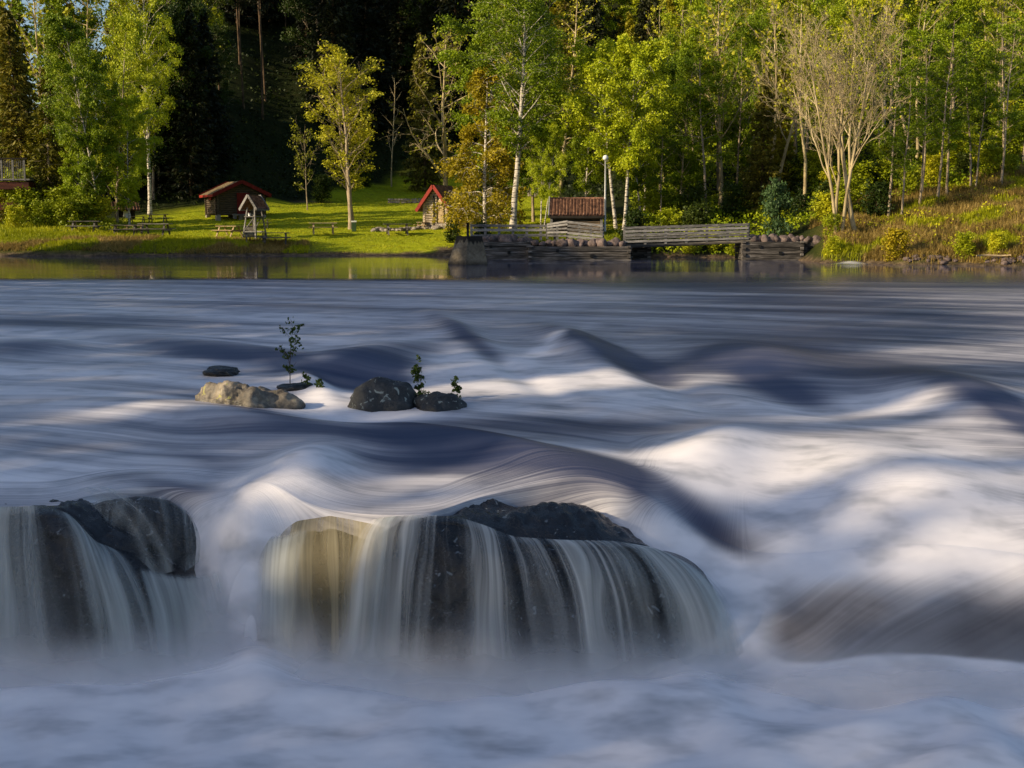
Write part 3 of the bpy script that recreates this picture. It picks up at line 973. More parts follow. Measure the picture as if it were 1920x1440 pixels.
# lower tan fall beside it
GLIP = [(500, 1000, 13.1), (560, 972, 13.0), (620, 962, 12.92), (700, 968, 12.86), (740, 975, 12.85)]
GBASE = [(470, 1255, 12.75), (540, 1258, 12.5), (620, 1262, 12.38), (700, 1265, 12.3), (760, 1268, 12.25)]
build_fall_rock('waterfall_rock', GLIP, GBASE, 'smaller ledge under the tan coloured fall beside the broad wet rock', back=0.7, seed=4.0, crown=[(0, -.2), (1, -.2)], rough=0.03)
build_veil('waterfall', GLIP, GBASE, [(0, -.7), (.12, .2), (.3, .75), (.55, .62), (.8, .55), (1, .6)], M['veil_gold'], out=0.03, seed=3.0)
build_veil('waterfall', [(470, 1010, 13.2), (520, 985, 13.05), (570, 975, 12.95), (620, 968, 12.9)], [(430, 1262, 12.6), (500, 1266, 12.4), (550, 1266, 12.3), (590, 1266, 12.25)],
           [(0, -.9), (.25, .35), (.45, .8), (.75, .3), (1, -.2)], M['veil_soft'], out=0.04, seed=31.0, n=140, top=0.18)
# falls on the left hand side
ALIP = [(-500, 950, 13.4), (-100, 950, 13.2), (0, 950, 13.1), (80, 948, 13.02), (130, 962, 12.95), (170, 1010, 12.85), (250, 1045, 12.8), (300, 1060, 12.85)]
ABASE = [(-560, 1275, 12.6), (-120, 1278, 12.4), (0, 1280, 12.3), (110, 1282, 12.15), (200, 1282, 12.1), (270, 1280, 12.12), (330, 1275, 12.2), (380, 1268, 12.4)]
build_fall_rock('waterfall_rock', ALIP, ABASE, 'dark ledge at the far left of the falls under pale veils of water', back=1.0, seed=7.0,
                crown=[(0, -.05), (.62, -.05), (.75, .05), (.85, .18), (1, .1)])
build_veil('waterfall', ALIP, ABASE, [(0, .5), (.5, .36), (.62, .52), (.70, .16), (.78, .5), (.88, .30), (.95, 0), (1, -.5)], M['veil_soft'], out=0.04, seed=6.0)
build_veil('waterfall', ALIP, ABASE, [(0, .3), (.5, .12), (.64, .34), (.72, -.05), (.80, .36), (.92, .1), (1, -.5)], M['veil_soft'], out=0.10, seed=9.0)
RLIP = [(120, 964, 13.42), (190, 936, 13.55), (260, 926, 13.6), (315, 934, 13.6), (355, 962, 13.58), (385, 1010, 13.5)]
RBASE = [(110, 1090, 13.1), (190, 1095, 13.1), (260, 1095, 13.12), (320, 1085, 13.15), (365, 1060, 13.25), (400, 1030, 13.35)]
build_fall_rock('waterfall_rock', RLIP, RBASE, 'black wet rock face above the foaming chute, water slipping over its top', back=0.5, seed=12.0, inset=0.04,
                crown=[(0, -.16), (1, -.16)], rough=0.05)
boulder('river_boulder', at(205, 1048, 13.1), (0.40, 0.30, 0.34), 22, 'black wet rock between the two pale falls at the far left', M['wet_rock'], rough=0.10, facet=0.25)
build_veil('waterfall', [(120, 928, 13.5), (160, 914, 13.45), (205, 912, 13.42)], [(240, 1085, 12.88), (285, 1082, 12.83), (338, 1066, 12.83)],
           [(0, -.2), (.3, .12), (.5, .55), (.65, .3), (.8, .42), (1, -.2)], M['veil_soft'], out=0.02, seed=19.0, n=120)
build_veil('waterfall', [(235, 1050, 12.85), (300, 1058, 12.9), (370, 1062, 13.0), (440, 1020, 13.2)], [(290, 1272, 12.2), (350, 1270, 12.3), (420, 1266, 12.45), (490, 1262, 12.7)],
           [(0, .5), (.3, .75), (.55, .7), (.8, .2), (1, -.8)], M['veil_soft'], out=0.04, seed=41.0, n=160, top=0.22)
build_veil('waterfall', RLIP, RBASE, [(0, .1), (.2, .30), (.4, .10), (.6, .24), (.75, .2), (.85, .5), (1, .6)], M['veil_soft'], out=0.02, seed=52.0, n=160)
# boulders in mid-stream
boulder('river_boulder', at(466, 795, 18.2), (0.86, 0.55, 0.70), 31, 'sunlit grey and tan boulder in mid-river below the sapling', M['boulder_warm'], rz=0.15, rough=0.26, facet=0.9, cuts=14, nu=140, nv=80)
boulder('river_boulder', at(415, 697, 21.0), (0.34, 0.3, 0.09), 32, 'flat dark rock barely breaking the water upstream of the sunlit boulder', M['boulder_dark'])
boulder('river_boulder', at(722, 780, 18.4), (0.60, 0.45, 0.53), 33, 'rounded dark boulder with grey lichen in mid-river, the taller of the pair', M['boulder_dark'], rough=0.14, facet=0.35)
boulder('river_boulder', at(822, 784, 18.25), (0.46, 0.4, 0.40), 34, 'low dark boulder with weeds along its top beside the rounded one', M['boulder_dark'], rough=0.16, facet=0.5)
boulder('river_boulder', at(560, 733, 19.6), (0.42, 0.25, 0.12), 35, 'small dark ledge carrying the sapling in mid-river', M['boulder_dark'])
for k in range(4):
    e = 0.14 * k
    build_mist('mist', [(330, 1200, 12.85 - e), (400, 1190, 12.8 - e), (470, 1185, 12.8 - e), (540, 1190, 12.75 - e), (620, 1210, 12.7 - e)], -2.5, -1.25 - 0.12 * k, 0.3, 5.0 + 1.3 * k, dens=0.42)
for k in range(5):
    e = 0.10 * k
    build_mist('mist', [(430, 1262, 12.25 - e), (620, 1272, 12.1 - e), (800, 1285, 11.95 - e), (980, 1298, 11.85 - e), (1200, 1295, 11.95 - e), (1330, 1280, 12.15 - e), (1480, 1250, 12.5 - e)],
               -2.5, -1.62 - 0.12 * k, 0.25, 1.0 + 2.3 * k, dens=0.46 + 0.05 * k)
    build_mist('mist', [(-500, 1280, 12.4 - e), (0, 1285, 12.25 - e), (200, 1285, 12.1 - e), (400, 1275, 12.2 - e), (520, 1262, 12.4 - e)],
               -2.5, -1.64 - 0.12 * k, 0.25, 2.0 + 1.7 * k, dens=0.46 + 0.05 * k)
    build_mist('mist', [(1360, 1285, 12.2 - e), (1500, 1300, 11.9 - e), (1700, 1310, 11.75 - e), (1900, 1320, 11.75 - e), (2150, 1320, 11.8 - e)],
               -2.45, -1.80 - 0.09 * k, 0.25, 3.0 + 1.9 * k, dens=0.42 + 0.04 * k)
# ------------------------------------------------------------------ built things
def ground_hit(u, v, d0=58.0, d1=170.0):
    """where the line of sight through (u, v) meets the ground"""
    Ds = np.linspace(d0, d1, 900)
    P = np.array([at(u, v, d) for d in Ds])
    g = ground_z(P[:, 0], P[:, 1])
    below = np.nonzero(P[:, 2] <= g)[0]
    i = below[0] if len(below) else len(Ds) - 1
    return np.array([P[i, 0], P[i, 1], g[i]])


M['log_dark'] = mat_simple('log_dark', [(0.3, (0.03, 0.022, 0.014)), (0.5, (0.085, 0.062, 0.04)), (0.7, (0.17, 0.125, 0.08))], 3.0, (1, 1, 8), 0.8, 0.5, 0.02)
M['log_pale'] = mat_simple('log_pale', [(0.3, (0.20, 0.15, 0.10)), (0.5, (0.48, 0.39, 0.27)), (0.7, (0.68, 0.58, 0.44))], 4.0, (1, 1, 3), 0.85, 0.6, 0.03)
M['grey_wood'] = mat_simple('grey_wood', [(0.3, (0.07, 0.065, 0.06)), (0.5, (0.19, 0.18, 0.17)), (0.7, (0.34, 0.32, 0.30))], 3.0, (1, 4, 9), 0.8, 0.5, 0.01, rnd=0.25)
M['crib_wood'] = mat_simple('crib_wood', [(0.3, (0.02, 0.018, 0.016)), (0.5, (0.10, 0.088, 0.078)), (0.7, (0.30, 0.27, 0.25))], 1.6, (0.8, 3, 9), 0.85, 0.7, 0.03, rnd=0.2)
M['plank'] = mat_simple('plank', [(0.3, (0.20, 0.13, 0.06)), (0.5, (0.38, 0.27, 0.14)), (0.7, (0.52, 0.40, 0.24))], 3.0, (1, 8, 8), 0.75, 0.3, 0.01, rnd=0.3)
M['plank_old'] = mat_simple('plank_old', [(0.3, (0.05, 0.045, 0.04)), (0.5, (0.13, 0.115, 0.10)), (0.7, (0.25, 0.22, 0.19))], 3.0, (1, 8, 8), 0.8, 0.3, 0.01, rnd=0.3)
M['red_paint'] = mat_simple('red_paint', [(0.3, (0.18, 0.014, 0.009)), (0.6, (0.30, 0.030, 0.018)), (0.8, (0.36, 0.07, 0.045))], 4.0, (1, 1, 5), 0.6, 0.2, 0.01)
M['dark_red'] = mat_simple('dark_red', [(0.3, (0.10, 0.008, 0.006)), (0.7, (0.20, 0.015, 0.010))], 3.0, (6, 1, 1), 0.7, 0.3, 0.01)
M['shingle'] = mat_simple('shingle', [(0.3, (0.05, 0.036, 0.02)), (0.5, (0.16, 0.115, 0.06)), (0.7, (0.30, 0.22, 0.12))], 7.0, (1, 1, 1), 0.9, 0.9, 0.05)
M['pantile'] = mat_simple('pantile', [(0.28, (0.04, 0.026, 0.02)), (0.45, (0.14, 0.07, 0.045)), (0.6, (0.27, 0.14, 0.085)), (0.75, (0.40, 0.24, 0.15))], 4.5, (1, 1, 1), 0.85, 0.5, 0.02)
M['stone'] = mat_rock('pale_stone', (0.10, 0.085, 0.07), (0.28, 0.235, 0.19), (0.46, 0.40, 0.33), scale=4.0, wet=0.8)
M['red_stone'] = mat_rock('red_stone', (0.045, 0.035, 0.032), (0.14, 0.10, 0.09), (0.27, 0.20, 0.175), scale=2.5, wet=0.7)
M['white'] = mat_simple('white_paint', [(0.3, (0.7, 0.7, 0.66)), (0.7, (0.8, 0.8, 0.78))], 3.0, rough=0.5, bump=0.05)
M['black'] = mat_simple('black_iron', [(0.3, (0.008, 0.008, 0.008)), (0.7, (0.025, 0.024, 0.022))], 6.0, rough=0.6)
M['green_bin'] = mat_simple('green_bin', [(0.3, (0.035, 0.07, 0.025)), (0.7, (0.06, 0.10, 0.04))], 3.0, rough=0.5)
M['bridge_red'] = mat_simple('bridge_red', [(0.3, (0.03, 0.010, 0.007)), (0.7, (0.12, 0.035, 0.022))], 2.0, (0.6, 3, 3), 0.7, 0.3, 0.02)
M['inside'] = mat_simple('dark_board', [(0.3, (0.012, 0.010, 0.008)), (0.7, (0.03, 0.024, 0.018))], 3.0)


def mat_concrete():
    t = NT('weathered_concrete')
    c = t.coord('Object')
    n1 = t.noise(c, 1.8, 6, 0.65)
    n2 = t.noise(c, 9.0, 4, 0.6)
    st = t.noise(t.coord('Object', (3.0, 3.0, 0.35)), 1.5, 3, 0.6)
    col = t.ramp(t.math('ADD', t.math('MULTIPLY', n1, 0.6), t.math('MULTIPLY', n2, 0.4)), [(0.3, (0.07, 0.055, 0.04)), (0.5, (0.17, 0.14, 0.10)), (0.7, (0.28, 0.24, 0.18))])
    tc = t.n('ShaderNodeTexCoord')
    sx = t.n('ShaderNodeSeparateXYZ')
    t.l(tc.outputs['Object'], sx.inputs[0])
    m = t.math('ADD', t.map(sx.outputs[2], 0.70, 1.25, -0.25, 0.85), t.math('MULTIPLY', t.math('SUBTRACT', st, 0.5), 2.2))
    col = t.mix(t.map(m, 0.35, 0.6, 0.0, 0.92), col, (0.012, 0.010, 0.009))
    col = t.mix(t.map(sx.outputs[2], 0.0, 0.25, 0.7, 0.0), col, (0.02, 0.018, 0.014))
    return t.done(t.bsdf(col, 0.85, t.bump(t.math('ADD', n1, n2), 0.7, 0.05), 0.2))


M['concrete'] = mat_concrete()


def pantile_slope(p0, ex, ey, nx, rows, amp=0.035, th=0.02):
    """wavy tiled slope from corner p0 along ex (eave) and ey (up the slope)"""
    p0, ex, ey = Vector(p0), Vector(ex), Vector(ey)
    nrm = ex.cross(ey).normalized()
    W = nx * 8
    vs, fs = [], []
    R = rows * 2
    for j in range(R + 1):
        b = (j // 2) / rows if j < R else 1.0
        b = min(1.0, ((j + 1) // 2) / rows)
        lift = 0.03 if j % 2 == 0 else 0.0
        for i in range(W + 1):
            a = i / W
            ph = a * nx * 2 * PI
            hgt = amp * (0.6 * math.sin(ph) + 0.4 * math.sin(2 * ph + 0.6)) + lift
            vs.append(p0 + ex * a + ey * b + nrm * (hgt + 0.05))
    for j in range(R):
        for i in range(W):
            fs.append((j * (W + 1) + i, j * (W + 1) + i + 1, (j + 1) * (W + 1) + i + 1, (j + 1) * (W + 1) + i))
    mb = MB()
    mb.add(vs, fs, True)
    c = p0 + ex / 2 + ey / 2
    mb.add([p0, p0 + ex, p0 + ex + ey, p0 + ey, p0 - nrm * 0.03, p0 + ex - nrm * 0.03, p0 + ex + ey - nrm * 0.03, p0 + ey - nrm * 0.03],
           [(0, 1, 2, 3), (7, 6, 5, 4), (0, 4, 5, 1), (1, 5, 6, 2), (2, 6, 7, 3), (3, 7, 4, 0)])
    return mb


def log_walls(mb, lx, ly, h, n, gable=0.0, ext=0.16, front_y=None):
    """stacked logs with crossed ends around a lx by ly room; gable adds the triangle on both ends across x"""
    d = h / n
    rr = random.Random(5)
    for i in range(n):
        z = d * (i + 0.5)
        for sy in (-1, 1):
            r = d * 0.54 * rr.uniform(0.95, 1.05)
            mb.tube([(-lx / 2 - ext, sy * ly / 2, z), (0, sy * ly / 2, z + rr.uniform(-.01, .01)), (lx / 2 + ext, sy * ly / 2, z)], r, 8)
        for sx in (-1, 1):
            r = d * 0.54 * rr.uniform(0.95, 1.05)
            mb.tube([(sx * lx / 2, -ly / 2 - ext, z + d * 0.5), (sx * lx / 2, ly / 2 + ext, z + d * 0.5)], r, 8)
    m = int(gable / d)
    for i in range(m):
        z = h + d * (i + 0.5)
        half = lx / 2 * (1 - (i + 0.6) * d / gable)
        if half > 0.05:
            for sy in (-1, 1):
                mb.tube([(-half, sy * ly / 2, z), (half, sy * ly / 2, z)], d * 0.53, 8)


def gable_roof(root, lx, ly, h, gable, over_e, over_g, mat, slope_parts=True, thick=0.10, name='roof', soffit=True):
    mb = MB()
    run = lx / 2 + over_e
    drop = gable * over_e / (lx / 2)
    y0, y1 = -ly / 2 - over_g, ly / 2 + over_g
    t = thick
    for s in (-1, 1):
        a = [(0, y0, h + gable), (s * run, y0, h - drop), (s * run, y1, h - drop), (0, y1, h + gable)]
        b = [(x, y, z + t) for x, y, z in a]
        fs = [(0, 1, 2, 3), (7, 6, 5, 4), (0, 4, 5, 1), (1, 5, 6, 2), (2, 6, 7, 3)]
        if s < 0: fs = [tuple(reversed(f)) for f in fs]
        mb.add(a + b, fs)
    return mb.build(name, mat, root)


def bargeboards(root, lx, ly, h, gable, over_e, over_g, mat, ends=(-1,), hh=0.2, th=0.05, raise_=0.04, name='bargeboard'):
    run = lx / 2 + over_e
    drop = gable * over_e / (lx / 2)
    for e in ends:
        y = e * (ly / 2 + over_g + th * 0.5 + 0.003)
        for s in (-1, 1):
            mb = MB()
            mb.bar((0, y, h + gable + raise_), (s * (run + 0.02), y, h - drop + raise_), th, hh, up=(0, 0, 1))
            mb.build(name, mat, root)


# --- log cabin with the red gable
def build_cabin():
    p = ground_hit(446, 411.5)
    D = p[1] + 1.2
    p = np.array([(446 - 960) / FOC * D / 1.0, D, gz(p[0], D)])
    r = empty('log_cabin', p, math.radians(27), 'dark log cabin with red gable boards and brown shingle roof on the lawn', 'cabin')
    lx, ly, h, g = 3.5, 3.1, 1.60, 0.82
    for x in (-1, 0, 1):
        for y in (-1, 1):
            MB().box((x * lx / 2 * 0.98, y * ly / 2 * 0.98, -0.02), (0.34, 0.34, 0.5)).build('foundation_stone', M['stone'], r, bevel=0.05)
    mb = MB()
    log_walls(mb, lx, ly, h, 10, g)
    mb.box((0, 0, h / 2), (lx - 0.1, ly - 0.1, h - 0.1))
    for o in mb.v[:0]: pass
    wl = mb.build('wall', M['log_dark'], r, (0, 0, 0.18))
    rf = gable_roof(r, lx, ly, h + 0.2, g, 0.42, 0.5, M['shingle'])
    bargeboards(r, lx, ly, h + 0.2, g, 0.42, 0.5, M['dark_red'], hh=0.26, ends=(-1, 1))
    for s in (-1, 1):
        run = lx / 2 + 0.42
        e = MB().box((s * (run + 0.02), 0, h + 0.2 - g * 0.42 / (lx / 2) - 0.0), (0.05, ly + 1.0, 0.17))
        e.build('eave_board', M['red_paint'], r)
    d = MB().box((0.16, -ly / 2 - 0.12, 0.95), (0.78, 0.06, 1.55)).build('door', M['dark_red'], r)
    f = MB()
    f.box((-0.27, -ly / 2 - 0.14, 0.95), (0.08, 0.08, 1.62)).box((0.59, -ly / 2 - 0.14, 0.95), (0.08, 0.08, 1.62)).box((0.16, -ly / 2 - 0.14, 1.78), (0.94, 0.08, 0.1))
    f.build('door_frame', M['dark_red'], d)
    MB().box((0.45, -ly / 2 - 0.17, 0.95), (0.03, 0.05, 0.14)).build('handle', M['black'], d)
    s = MB()
    s.box((-lx / 2 - 0.15, -0.05, 1.52), (0.06, 0.78, 0.42)).build('window_shutter', M['red_paint'], r)
    l = MB()
    for z in (1.36, 1.52, 1.68):
        l.box((-lx / 2 - 0.19, -0.05, z), (0.03, 0.80, 0.045))
    l.build('shutter_batten', M['dark_red'], r.children[-1])
    b = MB()
    b.box((0.1, -ly / 2 - 0.45, 0.22), (1.7, 0.34, 0.10))
    b.box((-0.6, -ly / 2 - 0.45, 0.06), (0.22, 0.3, 0.28)).box((0.8, -ly / 2 - 0.45, 0.06), (0.22, 0.3, 0.28))
    b.build('doorstep', M['grey_wood'], r)


# --- small timbered house with the red gable
def build_shed():
    p = ground_hit(826, 428)
    D = p[1] + 0.9
    r = empty('gabled_shed', ((831 - 960) / FOC * D, D, gz((831 - 960) / FOC * D, D) + 0.1), math.radians(-24),
              'small pale timber shed with red gable boards beside the golden weeping birch', 'shed')
    lx, ly, h, g = 1.75, 2.0, 1.35, 1.15
    mb = MB()
    log_walls(mb, lx, ly, h, 8, g, 0.10)
    mb.box((0, 0, h / 2), (lx - 0.1, ly - 0.1, h - 0.1))
    mb.build('wall', M['log_pale'], r, (0, 0, 0.12))
    t = MB()
    for x in (-0.10, 0.16):
        t.bar((x, -ly / 2 - 0.12, 0.05), (x, -ly / 2 - 0.12, h + g * 0.6), 0.10, 0.07)
    t.build('drainpipe', M['inside'], r)
    MB().box((0.45, -ly / 2 - 0.13, 0.95), (0.42, 0.05, 1.5)).build('door', M['plank'], r)
    MB().box((-lx / 2 - 0.16, 0.1, 0.85), (0.05, 0.6, 1.3)).build('side_door', M['red_paint'], r)
    MB().box((-lx / 2 - 0.17, -0.4, 0.85), (0.06, 0.12, 1.36)).build('door_post', M['white'], r)
    gable_roof(r, lx, ly, h + 0.14, g, 0.42, 0.42, M['pantile'])
    bargeboards(r, lx, ly, h + 0.14, g, 0.42, 0.42, M['red_paint'], hh=0.22)
    rr = random.Random(3)
    for i in range(6):
        MB().box((-lx / 2 + i * lx / 5, -ly / 2 - rr.uniform(0, .15), -0.05), (0.36, 0.42, 0.36), rr.uniform(-.3, .3)).build('foundation_stone', M['stone'], r, bevel=0.06)


# --- hut with the pantile roof behind the fence
def build_hut():
    D = 73.0
    x = (1082 - 960) / FOC * D
    z = gz(x, D)
    r = empty('tiled_hut', (x, D + 0.9, z), math.radians(-4), 'low hut with a red and brown wavy tile roof behind the grey fence', 'hut')
    lx, ly = 2.75, 1.9
    eave, ridge = at(1082, 403, D)[2] - z, at(1082, 374, D + 0.9)[2] - z
    mb = MB()
    log_walls(mb, lx, ly - 0.2, eave - 0.02, 8, 0, 0.08)
    mb.box((0, 0, eave / 2), (lx - 0.08, ly - 0.3, eave - 0.05))
    mb.build('wall', M['log_dark'], r)
    for sx in (-1, 1):
        g = MB()
        g.add([(sx * (lx / 2), -ly / 2 + .1, eave - .05), (sx * (lx / 2), ly / 2 - .1, eave - .05), (sx * (lx / 2), 0, ridge - .06)], [(0, 1, 2)])
        g.build('gable_panel', M['inside'], r)
    L = 3.06
    f = pantile_slope((-L / 2, -ly / 2 - 0.12, eave - 0.05), (L, 0, 0), (0, ly / 2 + 0.12, ridge - eave + 0.05), 16, 6, amp=0.055)
    f.build('roof', M['pantile'], r)
    b = pantile_slope((L / 2, ly / 2 + 0.12, eave - 0.05), (-L, 0, 0), (0, -ly / 2 - 0.12, ridge - eave + 0.05), 16, 6, amp=0.055)
    b.build('roof', M['pantile'], r)
    for sx in (-1, 1):
        for sy in (-1, 1):
            v = MB().bar((sx * (L / 2 + 0.045), sy * (ly / 2 + 0.18), eave - 0.08), (sx * (L / 2 + 0.045), 0, ridge + 0.10), 0.07, 0.2)
            v.build('bargeboard', M['grey_wood'], r)
    MB().bar((-L / 2, -ly / 2 - 0.15, eave - 0.12), (L / 2, -ly / 2 - 0.15, eave - 0.12), 0.06, 0.14).build('eave_board', M['inside'], r)
    MB().tube([(-L / 2, 0, ridge + 0.06), (L / 2, 0, ridge + 0.06)], 0.07, 8).build('ridge_tile', M['pantile'], r)
    for sx in (-1, 1):
        MB().bar((sx * (L / 2 - 0.12), -ly / 2 - 0.02, -0.1), (sx * (L / 2 - 0.12), -ly / 2 - 0.02, eave - 0.05), 0.14, 0.14).build('post', M['grey_wood'], r)


# --- grey well frame with a little roof
def build_well_frame():
    p = ground_hit(478, 447)
    s = p[1] / FOC
    z0 = gz(p[0], p[1])
    r = empty('well_frame', (p[0], p[1], z0), math.radians(-30), 'grey wooden stand with splayed legs and a small tiled roof before the log cabin', 'well frame')
    r.scale = (.86, .86, .95)
    H = at(478, 386, p[1])[2] - z0
    w0, w1 = 0.62, 0.34
    for sx in (-1, 1):
        for sy in (-1, 1):
            MB().bar((sx * w0, sy * w0, -0.1), (sx * w1, sy * w1, H), 0.085, 0.085, up=(0, 1, 0)).build('leg', M['grey_wood'], r)
    zt = at(478, 404, p[1])[2] - z0
    MB().box((0, 0, zt), (1.05, 1.05, 0.07)).build('shelf', M['grey_wood'], r)
    b = MB()
    for sy in (-1, 1):
        b.bar((-w0, sy * w0 * .98, 0.35), (w1, sy * w1, zt), 0.05, 0.08, up=(0, 1, 0))
        b.bar((-w0 * .9, sy * w0 * .9, 0.45), (w0 * .9, sy * w0 * .9, 0.45), 0.06, 0.08)
    b.build('brace', M['grey_wood'], r)
    MB().tube([(0.1, 0, 0), (0.1, 0, zt)], 0.07, 8).build('well_pipe', M['plank_old'], r)
    top = at(478, 364, p[1])[2] - z0
    run = 0.78
    for s_ in (-1, 1):
        f = pantile_slope((s_ * run, s_ * -0.62, H - 0.12), (0, s_ * 1.24, 0), (-s_ * run, 0, top - H + 0.12), 7, 4, amp=0.03)
        f.build('roof', M['pantile'], r)
        for e in (-1, 1):
            MB().bar((s_ * (run + .05), e * 0.67, H - 0.16), (0, e * 0.67, top + 0.08), 0.07, 0.17).build('bargeboard', M['grey_wood'], r)
        MB().box((s_ * (run + 0.03), 0, H - 0.15), (0.05, 1.3, 0.13)).build('eave_board', M['grey_wood'], r)
    bk = MB().tube([(-0.15, -0.35, zt + .04), (-0.15, -0.35, zt + .24)], [0.09, 0.12], 10).build('bucket', M['white'], r)


# --- information shelter by the birches
def build_notice_shelter():
    p = ground_hit(232, 412)
    z = gz(p[0], p[1])
    r = empty('notice_shelter', (p[0], p[1] + .4, z), math.radians(24), 'small open shelter with a mossy orange tile roof below the leaning birch', 'shelter')
    H = at(232, 391, p[1])[2] - z
    T = at(232, 380, p[1])[2] - z
    for sx in (-1, 1):
        for y in (-.35, .35):
            MB().bar((sx * 0.62, y, -0.1), (sx * 0.62, y, H), 0.11, 0.11).build('post', M['inside'], r)
    MB().box((0, 0.1, H * 0.55), (1.2, 0.06, H * 0.7)).build('board', M['inside'], r)
    MB().box((0.12, 0.03, H * 0.52), (0.5, 0.05, 0.42)).build('notice', M['white'], r)
    L = 1.95
    for s_ in (-1, 1):
        f = pantile_slope((-s_ * L / 2, -s_ * 0.75, H - .12), (L * s_, 0, 0), (0, s_ * 0.75, T - H + .12), 9, 4, amp=0.045)
        f.build('roof', M['pantile'], r)
    for sx in (-1, 1):
        MB().add([(sx * L * .49, -.7, H - .1), (sx * L * .49, .7, H - .1), (sx * L * .49, 0, T - .03)], [(0, 1, 2)]).build('gable_panel', M['inside'], r)


def build_signpost():
    p = ground_hit(245, 424)
    z = gz(p[0], p[1])
    r = empty('signpost', (p[0], p[1], z), 0.2, 'short post with a small pale board beside the notice shelter', 'sign')
    MB().bar((0, 0, -0.1), (0, 0, 0.85), 0.07, 0.07).build('post', M['plank'], r)
    MB().box((-0.14, -0.06, 0.72), (0.34, 0.04, 0.3)).build('board', M['white'], r)


# --- picnic tables
def picnic_table_proto(mat):
    r = empty('picnic_table')
    t = MB()
    for i in range(5):
        t.box((0, -0.30 + 0.15 * i, 0.72), (1.8, 0.135, 0.045))
    t.build('tabletop', mat, r)
    for s in (-1, 1):
        b = MB()
        for k in (0, 1):
            b.box((0, s * (0.60 + 0.14 * k), 0.44), (1.8, 0.125, 0.045))
        b.build('seat', mat, r)
    for sx in (-1, 1):
        for s in (-1, 1):
            MB().bar((sx * 0.62, s * 0.62, 0.0), (sx * 0.62, s * 0.22, 0.70), 0.05, 0.10, up=(1, 0, 0)).build('leg', mat, r)
        MB().bar((sx * 0.665, -0.70, 0.39), (sx * 0.665, 0.70, 0.39), 0.04, 0.10).build('crossbar', mat, r)
    return r


def build_tables():
    new, old = picnic_table_proto(M['plank']), picnic_table_proto(M['plank_old'])
    used = {0: False, 1: False}
    rows = [
        (0, 606, 439, 10, 1.0, 'honey coloured picnic table alone on the open lawn before the twin-trunked tree'),
        (0, 430, 444, -28, .92, 'sunlit picnic table just left of the grey well frame'),
        (0, 488, 427, 8, .8, 'picnic table on the lawn behind the grey well frame, close to the log cabin'),
        (1, 478, 455, 12, .8, 'shaded picnic table under the legs of the grey well frame'),
        (1, 517, 459, 8, 1.0, 'weathered grey picnic table at the shore just right of the well frame'),
        (1, 160, 438, 4, 1.05, 'dark picnic table in front of the bright bushes, leftmost of all the tables'),
        (1, 236, 443, 6, .95, 'dark picnic table near the shore below the pale sign board'),
        (0, 252, 438, 10, .7, 'pale topped picnic table between two dark ones near the shore'),
        (1, 292, 444, -6, 1.1, 'dark picnic table near the shore, right-hand one of the three in a row'),
        (0, 296, 418, 2, .85, 'picnic table at the back edge of the lawn under the dark trees'),
        (0, 258, 419, 5, .7, 'small picnic table right beside the notice shelter'),
        (1, 745, 441, 10, 1.0, 'weathered picnic table beside the stone edging in front of the red-gabled shed'),
        (0, 794, 429, 60, .6, 'little wooden table against the wall of the red-gabled shed'),
        (0, 952, 424, 4, .8, 'picnic table in the sun beneath the leaning birch behind the fence'),
    ]
    for k, u, v, rz, sc, lab in rows:
        src = (new, old)[k]
        if not used[k]:
            o, used[k] = src, True
        else:
            o = copy_tree(src)
        p = ground_hit(u, v)
        o.location = (p[0], p[1], gz(p[0], p[1]))
        o.rotation_euler = (0, 0, math.radians(rz))
        o.scale = (sc, sc, sc)
        tag(o, lab, 'picnic table', 'picnic tables on the lawn')


# --- lamp post, bin, pier
def build_lamp():
    D = 73.6
    x = (1133 - 960) / FOC * D
    z = gz(x, D)
    top = at(1131, 296, D)[2] - z
    r = empty('lamp_post', (x, D, z), 0, 'tall slim lamp post with a white globe behind the tiled hut', 'lamp post')
    MB().tube([(0, 0, -.2), (0, 0, 1.2), (0, 0, top - .12)], [0.07, 0.055, 0.045], 10).build('post', M['white'], r)
    g = boulder_mesh('globe', M['white'], (0.16, 0.16, 0.16), 1, rough=0, facet=0.0, nu=24, nv=14)
    o = link(bpy.data.objects.new('globe', g), r)
    o.location = (0, 0, top)


def build_bin():
    p = ground_hit(664, 434)
    r = empty('litter_bin', (p[0], p[1], gz(p[0], p[1])), 0.1, 'small green litter bin with a pale lid between the twin trunks', 'litter bin')
    MB().box((0, 0, 0.30), (0.30, 0.3, 0.6)).build('body', M['green_bin'], r, bevel=0.02)
    MB().box((0, 0, 0.66), (0.36, 0.36, 0.10)).build('lid', M['white'], r, bevel=0.02)


